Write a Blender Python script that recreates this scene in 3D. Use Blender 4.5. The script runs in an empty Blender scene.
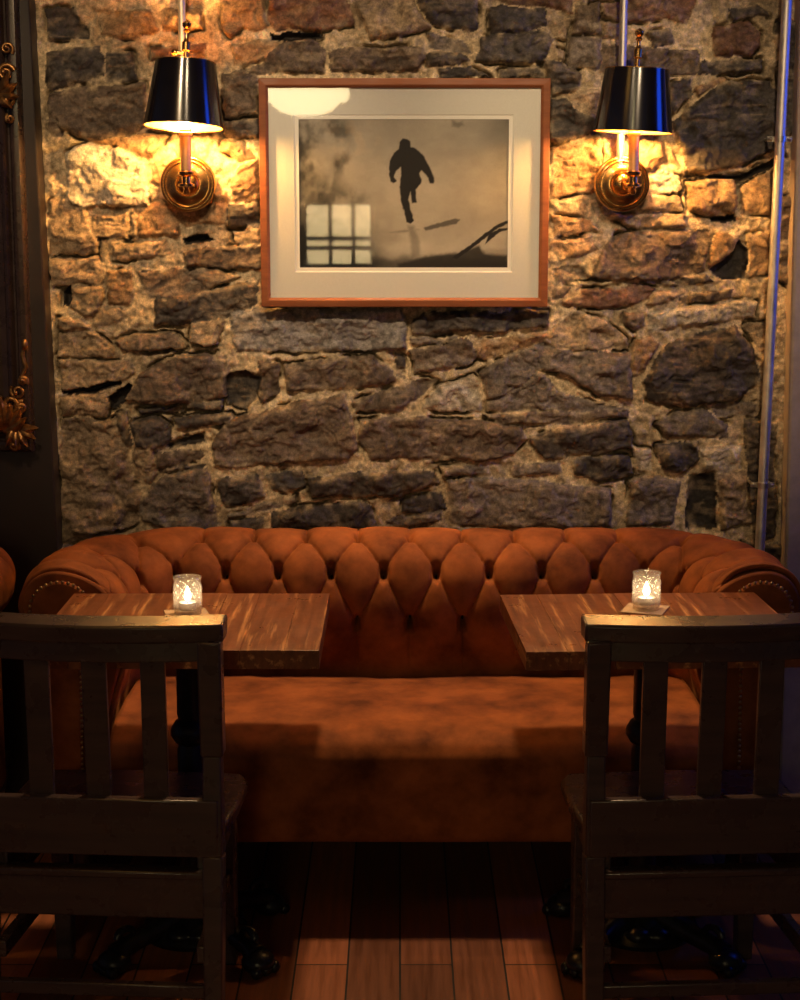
import bpy, math, random
import numpy as np
from mathutils import Vector, Matrix, Euler

PI = math.pi
scene = bpy.context.scene
COL = scene.collection
random.seed(7)

# ------------------------------------------------------------------ camera
CAM_Y, CAM_Z, FOC = -4.59, 1.636, 1700.0
PITCH = math.atan(0.17)
cp, sp = math.cos(PITCH), math.sin(PITCH)

def ray(px, py):
    a, b = (px - 400) / FOC, (500 - py) / FOC
    return (a, cp + b * sp, -sp + b * cp)

def on_y(px, py, y):
    d = ray(px, py); t = (y - CAM_Y) / d[1]
    return Vector((d[0] * t, y, CAM_Z + d[2] * t))

def on_z(px, py, z):
    d = ray(px, py); t = (z - CAM_Z) / d[2]
    return Vector((d[0] * t, CAM_Y + d[1] * t, z))

cam_d = bpy.data.cameras.new('camera')
cam = bpy.data.objects.new('camera', cam_d)
COL.objects.link(cam)
cam.location = (0, CAM_Y, CAM_Z)
cam.rotation_euler = (PI / 2 - PITCH, 0, 0)
cam_d.sensor_fit = 'VERTICAL'
cam_d.sensor_height = 36.0
cam_d.lens = FOC / 1000 * 36
cam_d.clip_start = 0.05
scene.camera = cam

vs = scene.view_settings
vs.view_transform = 'Standard'
vs.look = 'None'
vs.exposure = 0.0
vs.gamma = 1.0
vs.use_curve_mapping = False

# ------------------------------------------------------------------ materials
def new_mat(name):
    m = bpy.data.materials.new(name)
    m.use_nodes = True
    nt = m.node_tree
    return m, nt, nt.nodes['Principled BSDF']

def N(nt, t, **kw):
    n = nt.nodes.new(t)
    for k, v in kw.items():
        if k in n.inputs:
            n.inputs[k].default_value = v
        else:
            setattr(n, k, v)
    return n

def mixc(nt, fac, a, b, blend='MIX'):
    n = nt.nodes.new('ShaderNodeMix'); n.data_type = 'RGBA'; n.blend_type = blend
    for sock, v in ((n.inputs['Factor'], fac), (n.inputs[6], a), (n.inputs[7], b)):
        if hasattr(v, 'is_linked') or hasattr(v, 'links'):
            nt.links.new(v, sock)
        elif isinstance(v, (int, float)):
            sock.default_value = v
        else:
            sock.default_value = (*v, 1)
    return n.outputs[2]

def ramp(nt, src, stops):
    r = nt.nodes.new('ShaderNodeValToRGB')
    el = r.color_ramp.elements
    while len(el) < len(stops):
        el.new(0.5)
    for e, (p, c) in zip(el, stops):
        e.position = p
        e.color = (*c, 1) if not isinstance(c, (int, float)) else (c, c, c, 1)
    nt.links.new(src, r.inputs[0])
    return r.outputs[0]

def coords(nt, scale=(1, 1, 1), rot=(0, 0, 0)):
    tc = nt.nodes.new('ShaderNodeTexCoord')
    mp = nt.nodes.new('ShaderNodeMapping')
    mp.inputs['Scale'].default_value = scale
    mp.inputs['Rotation'].default_value = rot
    nt.links.new(tc.outputs['Object'], mp.inputs[0])
    return mp.outputs[0]

def noise(nt, vec, scale, detail=4, rough=0.55):
    n = N(nt, 'ShaderNodeTexNoise', Scale=scale, Detail=detail, Roughness=rough)
    nt.links.new(vec, n.inputs['Vector'])
    return n.outputs['Fac']

def bump(nt, b, src, strength=0.3, dist=0.002):
    n = N(nt, 'ShaderNodeBump', Strength=strength, Distance=dist)
    nt.links.new(src, n.inputs['Height'])
    nt.links.new(n.outputs[0], b.inputs['Normal'])

def wood(name, c1, c2, grain=(2, 40, 40), rough=0.4, spec=0.5, bmp=0.15, wear=None, attr=False):
    m, nt, b = new_mat(name)
    v = coords(nt, grain)
    f = noise(nt, v, 1.6, 6, 0.6)
    col = ramp(nt, f, [(0.3, c1), (0.7, c2)])
    v2 = coords(nt)
    if wear:
        w = noise(nt, coords(nt, (45, 2.2, 45)), 1.3, 6, 0.65)
        w = ramp(nt, w, [(0.54, 0.0), (0.68, 1.0)])
        col = mixc(nt, w, col, wear)
    if attr:
        a = N(nt, 'ShaderNodeAttribute', attribute_name='col')
        col = mixc(nt, 1.0, col, a.outputs['Color'], 'MULTIPLY')
    nt.links.new(col, b.inputs['Base Color'])
    r = ramp(nt, noise(nt, v2, 14, 4), [(0.3, rough * 0.75), (0.7, min(1, rough * 1.3))])
    nt.links.new(r, b.inputs['Roughness'])
    b.inputs['Specular IOR Level'].default_value = spec
    bump(nt, b, f, bmp, 0.002)
    return m

def plain(name, c, rough=0.5, metal=0.0, spec=0.5, var=0.25, scale=30, bmp=0.1, coat=0.0):
    m, nt, b = new_mat(name)
    f = noise(nt, coords(nt), scale, 5, 0.6)
    lo = tuple(x * (1 - var) for x in c); hi = tuple(min(1, x * (1 + var)) for x in c)
    nt.links.new(ramp(nt, f, [(0.3, lo), (0.7, hi)]), b.inputs['Base Color'])
    nt.links.new(ramp(nt, f, [(0.3, rough * 0.85), (0.7, min(1, rough * 1.15))]), b.inputs['Roughness'])
    b.inputs['Metallic'].default_value = metal
    b.inputs['Specular IOR Level'].default_value = spec
    b.inputs['Coat Weight'].default_value = coat
    if bmp:
        bump(nt, b, f, bmp, 0.001)
    return m

def emit(name, c, s):
    m, nt, b = new_mat(name)
    b.inputs['Base Color'].default_value = (*c, 1)
    b.inputs['Emission Color'].default_value = (*c, 1)
    b.inputs['Emission Strength'].default_value = s
    return m

def glass(name, tint=(1, 1, 1), ior=1.5, rough=0.0, frost=0.0, frost_c=(1, .9, .75)):
    m, nt, b = new_mat(name)
    out = nt.nodes['Material Output']
    nt.nodes.remove(b)
    tr = N(nt, 'ShaderNodeBsdfTransparent'); tr.inputs[0].default_value = (*tint, 1)
    gl = N(nt, 'ShaderNodeBsdfGlossy', Roughness=rough)
    fr = N(nt, 'ShaderNodeFresnel', IOR=ior)
    mx = N(nt, 'ShaderNodeMixShader')
    base = tr.outputs[0]
    if frost:
        tl = N(nt, 'ShaderNodeBsdfTranslucent'); tl.inputs[0].default_value = (*frost_c, 1)
        df = N(nt, 'ShaderNodeBsdfDiffuse'); df.inputs[0].default_value = (*frost_c, 1)
        a = N(nt, 'ShaderNodeMixShader'); a.inputs[0].default_value = 0.5
        nt.links.new(tl.outputs[0], a.inputs[1]); nt.links.new(df.outputs[0], a.inputs[2])
        f2 = N(nt, 'ShaderNodeMixShader'); f2.inputs[0].default_value = frost
        nt.links.new(base, f2.inputs[1]); nt.links.new(a.outputs[0], f2.inputs[2])
        base = f2.outputs[0]
    ge = N(nt, 'ShaderNodeNewGeometry')
    k = N(nt, 'ShaderNodeMath', operation='SUBTRACT'); k.inputs[0].default_value = 1.0
    nt.links.new(ge.outputs['Backfacing'], k.inputs[1])
    k2 = N(nt, 'ShaderNodeMath', operation='MULTIPLY')
    nt.links.new(fr.outputs[0], k2.inputs[0]); nt.links.new(k.outputs[0], k2.inputs[1])
    nt.links.new(k2.outputs[0], mx.inputs[0])
    nt.links.new(base, mx.inputs[1]); nt.links.new(gl.outputs[0], mx.inputs[2])
    nt.links.new(mx.outputs[0], out.inputs[0])
    return m

def lacquer():
    m, nt, b = new_mat('black_shade_lacquer')
    f = noise(nt, coords(nt), 25, 3)
    nt.links.new(ramp(nt, f, [(0.3, (0.004, 0.004, 0.006)), (0.7, (0.008, 0.007, 0.008))]), b.inputs['Base Color'])
    b.inputs['IOR'].default_value = 2.1
    b.inputs['Roughness'].default_value = 0.22
    b.inputs['Anisotropic'].default_value = 0.85
    b.inputs['Anisotropic Rotation'].default_value = ANISO
    tg = N(nt, 'ShaderNodeTangent', direction_type='RADIAL', axis='Z')
    nt.links.new(tg.outputs[0], b.inputs['Tangent'])
    return m
ANISO = 0.25

def stone_mat():
    m, nt, b = new_mat('rubble_stone')
    a = N(nt, 'ShaderNodeAttribute', attribute_name='col')
    v = coords(nt)
    f = noise(nt, v, 60, 8, 0.65)
    g = noise(nt, v, 230, 4, 0.7)
    k = ramp(nt, f, [(0.28, 0.36), (0.5, 0.95), (0.72, 1.65)])
    col = mixc(nt, 1.0, a.outputs['Color'], k, 'MULTIPLY')
    kk = ramp(nt, g, [(0.3, 0.7), (0.7, 1.3)])
    col = mixc(nt, 1.0, col, kk, 'MULTIPLY')
    nt.links.new(col, b.inputs['Base Color'])
    b.inputs['Roughness'].default_value = 0.62
    b.inputs['Specular IOR Level'].default_value = 0.4
    n1 = N(nt, 'ShaderNodeBump', Strength=0.6, Distance=0.005); nt.links.new(f, n1.inputs['Height'])
    n2 = N(nt, 'ShaderNodeBump', Strength=0.6, Distance=0.0025); nt.links.new(g, n2.inputs['Height'])
    nt.links.new(n1.outputs[0], n2.inputs['Normal'])
    nt.links.new(n2.outputs[0], b.inputs['Normal'])
    return m

def velvet_mat():
    m, nt, b = new_mat('rust_velvet')
    v = coords(nt)
    f = noise(nt, v, 9, 5, 0.6)
    g = noise(nt, v, 300, 2)
    c = ramp(nt, f, [(0.3, (0.11, 0.030, 0.010)), (0.7, (0.40, 0.120, 0.034))])
    nt.links.new(c, b.inputs['Base Color'])
    b.inputs['Roughness'].default_value = 0.75
    b.inputs['Specular IOR Level'].default_value = 0.15
    b.inputs['Sheen Weight'].default_value = 0.22
    b.inputs['Sheen Roughness'].default_value = 0.4
    b.inputs['Sheen Tint'].default_value = (0.9, 0.35, 0.12, 1)
    bump(nt, b, g, 0.25, 0.001)
    return m

def floor_mat():
    m, nt, b = new_mat('floor_boards')
    v = coords(nt, (1, 1, 1), (0, 0, PI / 2))
    br = N(nt, 'ShaderNodeTexBrick', Scale=1.0)
    br.inputs['Brick Width'].default_value = 1.7
    br.inputs['Row Height'].default_value = 0.115
    br.inputs['Mortar Size'].default_value = 0.0022
    br.inputs['Color1'].default_value = (0.15, 0.048, 0.021, 1)
    br.inputs['Color2'].default_value = (0.42, 0.135, 0.056, 1)
    br.inputs['Mortar'].default_value = (0.015, 0.01, 0.008, 1)
    br.offset = 0.37
    nt.links.new(v, br.inputs['Vector'])
    f = noise(nt, coords(nt, (45, 2.5, 1)), 1.5, 6, 0.65)
    k = ramp(nt, f, [(0.25, 0.5), (0.75, 1.25)])
    nt.links.new(mixc(nt, 1.0, br.outputs['Color'], k, 'MULTIPLY'), b.inputs['Base Color'])
    nt.links.new(ramp(nt, f, [(0.3, 0.38), (0.7, 0.6)]), b.inputs['Roughness'])
    b.inputs['Specular IOR Level'].default_value = 0.35
    bump(nt, b, br.outputs['Fac'], -0.4, 0.003)
    return m

def vcol_mat(name, rough=0.8, spec=0.2):
    m, nt, b = new_mat(name)
    a = N(nt, 'ShaderNodeAttribute', attribute_name='col')
    g = noise(nt, coords(nt), 500, 2)
    k = ramp(nt, g, [(0.2, 0.85), (0.8, 1.12)])
    nt.links.new(mixc(nt, 1.0, a.outputs['Color'], k, 'MULTIPLY'), b.inputs['Base Color'])
    b.inputs['Roughness'].default_value = rough
    b.inputs['Specular IOR Level'].default_value = spec
    return m

M = dict(
    stone=stone_mat(), velvet=velvet_mat(), floor=floor_mat(),
    chair=wood('dark_chair_wood', (0.048, 0.030, 0.028), (0.088, 0.053, 0.045), (3, 3, 30), 0.30, 0.6, 0.1),
    chair_h=wood('dark_rail_wood', (0.048, 0.030, 0.028), (0.088, 0.053, 0.045), (3, 30, 30), 0.28, 0.7, 0.03),
    table=wood('table_wood', (0.13, 0.038, 0.014), (0.27, 0.085, 0.030), (40, 2.5, 20), 0.34, 0.4, 0.2, (0.60, 0.28, 0.10), True),
    frame=wood('cherry_frame', (0.20, 0.060, 0.022), (0.30, 0.10, 0.036), (4, 40, 40), 0.5, 0.35, 0.05),
    panel=plain('dark_wall_paint', (0.024, 0.015, 0.013), 0.45, 0, 0.5, 0.2, 6, 0.1),
    mirror_wood=plain('mirror_frame_wood', (0.035, 0.020, 0.016), 0.28, 0, 0.6, 0.3, 20, 0.05),
    gilt=plain('aged_gilt', (0.34, 0.17, 0.06), 0.38, 0.85, 0.5, 0.5, 60, 0.2),
    mirror=plain('mirror_glass', (0.25, 0.24, 0.24), 0.03, 1.0, 0.5, 0.02, 5, 0),
    brass=plain('brass', (0.62, 0.36, 0.13), 0.24, 1.0, 0.5, 0.15, 40, 0.03),
    gold=plain('shade_gold_lining', (0.62, 0.34, 0.08), 0.5, 0.3, 0.5, 0.05, 40, 0),
    shade=lacquer(),
    steel=plain('galvanised_steel', (0.80, 0.76, 0.70), 0.50, 1.0, 0.5, 0.12, 40, 0.03),
    zinc=plain('zinc_clip', (0.70, 0.66, 0.58), 0.35, 1.0, 0.5, 0.2, 60, 0.1),
    candle_tube=plain('brass_candle_tube', (0.80, 0.55, 0.28), 0.35, 0.8, 0.5, 0.1, 40, 0),
    iron=plain('cast_iron', (0.018, 0.018, 0.020), 0.33, 0.3, 0.5, 0.3, 40, 0.2),
    nail=plain('brass_nail', (0.45, 0.28, 0.12), 0.3, 1.0, 0.5, 0.2, 40, 0),
    mat_board=plain('mat_board', (0.70, 0.69, 0.62), 0.85, 0, 0.2, 0.04, 200, 0.05),
    mat_bevel=plain('mat_bevel', (0.88, 0.86, 0.78), 0.8, 0, 0.2, 0.02, 200, 0),
    print=vcol_mat('photo_print', 0.5, 0.3),
    pane=glass('picture_glass', rough=0.02),
    tumbler=glass('cut_glass', (0.98, 0.96, 0.92), 1.8, 0.03, 0.15),
    wax=plain('candle_wax', (0.85, 0.80, 0.68), 0.5, 0, 0.4, 0.04, 60, 0),
    tin=plain('tealight_tin', (0.6, 0.58, 0.55), 0.35, 1.0, 0.5, 0.1, 60, 0),
    wick=plain('wick', (0.02, 0.015, 0.01), 0.9, 0, 0.1, 0.1, 60, 0),
    flame=emit('candle_flame', (1.0, 0.80, 0.52), 30.0),
    bulb=emit('warm_bulb', (1.0, 0.52, 0.14), 1250.0),
    coaster=plain('card_coaster', (0.52, 0.36, 0.22), 0.85, 0, 0.2, 0.15, 60, 0.05),
    post=plain('post_paint', (0.46, 0.37, 0.29), 0.5, 0, 0.5, 0.15, 25, 0.1),
    ceiling=plain('ceiling_plaster', (0.30, 0.26, 0.22), 0.9, 0, 0.2, 0.1, 10, 0.1),
    rear=plain('rear_wall_paint', (0.05, 0.04, 0.035), 0.8, 0, 0.2, 0.2, 8, 0.1),
    opal=emit('opal_glass_lit', (1.0, 0.82, 0.42), 22.0),
    opal_dim=emit('opal_glass_dim', (1.0, 0.50, 0.10), 2.6),
    lit_pane=emit('lit_window_pane', (1.0, 0.74, 0.36), 15.0),
    blue_pane=emit('blue_lit_pane', (0.015, 0.09, 1.0), 4.5),
    button=plain('button_shade_black', (0.020, 0.009, 0.006), 0.9, 0, 0.1, 0.2, 60, 0),  # near-black stands in for shade deep in the tufting
    dark=plain('black_lining', (0.012, 0.011, 0.011), 0.9, 0, 0.1, 0.2, 30, 0),
)

# ------------------------------------------------------------------ mesh helpers
class MB:
    def __init__(s):
        s.v, s.f, s.c = [], [], []
        s.cur = None
    def add(s, vs_, fs, col=None):
        o = len(s.v)
        s.v += [tuple(p) for p in vs_]
        s.f += [tuple(i + o for i in f) for f in fs]
        s.c += [col or (1, 1, 1)] * len(vs_)
        return s
    def box(s, lo, hi, col=None, mat=None):
        (x0, y0, z0), (x1, y1, z1) = lo, hi
        p = [Vector(q) for q in ((x0,y0,z0),(x1,y0,z0),(x1,y1,z0),(x0,y1,z0),(x0,y0,z1),(x1,y0,z1),(x1,y1,z1),(x0,y1,z1))]
        if mat is not None:
            p = [mat @ q for q in p]
        return s.add(p, [(0,3,2,1),(4,5,6,7),(0,1,5,4),(1,2,6,5),(2,3,7,6),(3,0,4,7)], col)
    def bar(s, a, b, w, d, up=(0, 1, 0), w2=None, d2=None):
        """square-section bar from a to b; w across, d along `up`"""
        a, b = Vector(a), Vector(b)
        t = (b - a).normalized(); u = Vector(up); u = (u - t * u.dot(t)).normalized(); r = t.cross(u)
        w2 = w2 or w; d2 = d2 or d
        p = []
        for q, ww, dd in ((a, w, d), (b, w2, d2)):
            for i, j in ((-1,-1),(1,-1),(1,1),(-1,1)):
                p.append(q + r * (ww/2*i) + u * (dd/2*j))
        return s.add(p, [(3,2,1,0),(4,5,6,7),(0,1,5,4),(1,2,6,5),(2,3,7,6),(3,0,4,7)])
    def tube(s, path, rad, n=12, caps=True):
        path = [Vector(p) for p in path]
        if isinstance(rad, (int, float)):
            rad = [rad] * len(path)
        vs_, fs = [], []
        ref = None
        for i, p in enumerate(path):
            t = (path[min(i+1, len(path)-1)] - path[max(i-1, 0)]).normalized()
            if ref is None:
                ref = Vector((0,0,1)) if abs(t.z) < 0.9 else Vector((0,1,0))
            ref = (ref - t * ref.dot(t)).normalized()
            o = t.cross(ref)
            for k in range(n):
                a = 2*PI*k/n
                vs_.append(p + (ref * math.cos(a) + o * math.sin(a)) * rad[i])
        for i in range(len(path)-1):
            for k in range(n):
                fs.append((i*n+k, i*n+(k+1)%n, (i+1)*n+(k+1)%n, (i+1)*n+k))
        if caps:
            fs.append(tuple(range(n-1, -1, -1)))
            fs.append(tuple((len(path)-1)*n + k for k in range(n)))
        return s.add(vs_, fs)
    def lathe(s, prof, n=40, mat=None, caps=True):
        """prof: (r, z) list turned about z"""
        vs_, fs = [], []
        for r, z in prof:
            for k in range(n):
                a = 2*PI*k/n
                q = Vector((r*math.cos(a), r*math.sin(a), z))
                vs_.append(mat @ q if mat is not None else q)
        for i in range(len(prof)-1):
            for k in range(n):
                fs.append((i*n+k, i*n+(k+1)%n, (i+1)*n+(k+1)%n, (i+1)*n+k))
        if caps:
            if prof[0][0] > 1e-5: fs.append(tuple(range(n-1, -1, -1)))
            if prof[-1][0] > 1e-5: fs.append(tuple((len(prof)-1)*n+k for k in range(n)))
        return s.add(vs_, fs)
    def ball(s, c, r, n=12, sx=1, sy=1, sz=1):
        c = Vector(c)
        m = Matrix.Translation(c) @ Matrix.Diagonal((sx, sy, sz, 1))
        pr = [(max(1e-6, r*math.sin(PI*i/(n//2+2))), -r*math.cos(PI*i/(n//2+2))) for i in range(n//2+3)]
        return s.lathe(pr, n, m, caps=False)
    def prism(s, poly, y0, y1):
        """poly in (x, z), extruded along y"""
        n = len(poly)
        vs_ = [(x, y0, z) for x, z in poly] + [(x, y1, z) for x, z in poly]
        fs = [tuple(range(n)), tuple(range(2*n-1, n-1, -1))]
        for i in range(n):
            j = (i+1) % n
            fs.append((i, i+n, j+n, j))
        return s.add(vs_, fs)
    def build(s, name, mat, parent=None, loc=(0,0,0), bevel=0, smooth=40, sub=0, col=False, label=None, rot=None):
        me = bpy.data.meshes.new(name)
        me.from_pydata([tuple(p) for p in s.v], [], s.f)
        import bmesh
        bm = bmesh.new(); bm.from_mesh(me)
        bmesh.ops.recalc_face_normals(bm, faces=bm.faces)
        bm.to_mesh(me); bm.free()
        if col:
            at = me.attributes.new('col', 'FLOAT_COLOR', 'POINT')
            at.data.foreach_set('color', np.array([(*c, 1) for c in s.c], dtype=np.float32).ravel())
        me.materials.append(mat)
        if smooth:
            me.shade_smooth()
            me.set_sharp_from_angle(angle=math.radians(smooth))
        o = bpy.data.objects.new(name, me)
        COL.objects.link(o)
        o.location = loc
        if rot: o.rotation_euler = rot
        if parent is not None: o.parent = parent
        if bevel:
            b = o.modifiers.new('bevel', 'BEVEL'); b.width = bevel; b.segments = 2; b.limit_method = 'ANGLE'; b.angle_limit = math.radians(50)
        if sub:
            b = o.modifiers.new('sub', 'SUBSURF'); b.levels = sub; b.render_levels = sub
        if label: o['label'] = label
        return o

def thing(name, label, cat, loc=(0,0,0), rz=0, group=None):
    o = bpy.data.objects.new(name, None); COL.objects.link(o)
    o.empty_display_size = 0.1
    o.location = loc; o.rotation_euler = (0, 0, rz)
    return tag(o, label, cat, group)

def tag(o, label, cat, group=None):
    o['label'] = label; o['category'] = cat
    if group: o['group'] = group
    return o

def struct(o):
    o['kind'] = 'structure'
    return o

def dup(root, loc, rz, label):
    def cpy(o, parent):
        c = o.copy(); COL.objects.link(c)
        if parent is not None: c.parent = parent
        for ch in list(o.children): cpy(ch, c)
        return c
    r = cpy(root, None)
    r.location = loc; r.rotation_euler = (0, 0, rz); r['label'] = label
    return r

def grid_obj(name, P, C, mat, parent=None, smooth=True):
    """P (n, m, 3), C (n, m, 3) arrays -> mesh object"""
    n, m = P.shape[:2]
    me = bpy.data.meshes.new(name)
    me.vertices.add(n*m)
    me.vertices.foreach_set('co', P.reshape(-1).astype(np.float32))
    i = np.arange((n-1)*(m-1)); a = (i // (m-1)) * m + i % (m-1)
    q = np.stack([a, a+1, a+m+1, a+m], 1).astype(np.int32)
    me.loops.add(q.size); me.loops.foreach_set('vertex_index', q.ravel())
    me.polygons.add(len(q)); me.polygons.foreach_set('loop_start', np.arange(0, q.size, 4, dtype=np.int32))
    me.update(calc_edges=True)
    if smooth: me.shade_smooth()
    if C is not None:
        at = me.attributes.new('col', 'FLOAT_COLOR', 'POINT')
        at.data.foreach_set('color', np.concatenate([C, np.ones((n, m, 1))], 2).astype(np.float32).ravel())
    me.materials.append(mat)
    o = bpy.data.objects.new(name, me); COL.objects.link(o)
    if parent is not None: o.parent = parent
    return o

# numpy noise
_rng = np.random.RandomState(3)
_perm = np.tile(_rng.permutation(512), 2)
_g = _rng.uniform(-1, 1, 512)
def vnoise(x, y):
    xi = np.floor(x).astype(int); yi = np.floor(y).astype(int)
    fx = x - xi; fy = y - yi
    fx = fx*fx*fx*(fx*(fx*6-15)+10); fy = fy*fy*fy*(fy*(fy*6-15)+10)
    h = lambda a, b: _g[_perm[(_perm[a & 511] + b) & 511]]
    return (h(xi, yi)*(1-fx) + h(xi+1, yi)*fx)*(1-fy) + (h(xi, yi+1)*(1-fx) + h(xi+1, yi+1)*fx)*fy
def fbm(x, y, o=4, gain=0.5):
    r = 0; a = 1.0; t = 0
    for k in range(o):
        r = r + a*vnoise(x*2**k + 17.3*k, y*2**k + 5.1*k); t += a; a *= gain
    return r / t
def ridged(x, y, o=4):
    r = 0; a = 1.0; t = 0
    for k in range(o):
        r = r + a*(1 - 2*np.abs(vnoise(x*2**k + 31.7*k, y*2**k + 9.4*k))); t += a; a *= 0.5
    return r / t
def sstep(a, b, x):
    t = np.clip((x - a)/(b - a), 0, 1); return t*t*(3-2*t)
def poly_sd(px, py, poly):
    """signed distance, positive inside"""
    d2 = np.full(px.shape, 1e12); ins = np.zeros(px.shape, bool)
    n = len(poly)
    for i in range(n):
        x0, y0 = poly[i]; x1, y1 = poly[(i+1) % n]
        ex, ey = x1-x0, y1-y0
        t = np.clip(((px-x0)*ex + (py-y0)*ey)/(ex*ex+ey*ey+1e-9), 0, 1)
        d2 = np.minimum(d2, (px-x0-t*ex)**2 + (py-y0-t*ey)**2)
        if y0 != y1:
            c = ((y0 > py) != (y1 > py)) & (px < (x1-x0)*(py-y0)/(y1-y0) + x0)
            ins ^= c
    return np.where(ins, 1, -1)*np.sqrt(d2)

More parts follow.
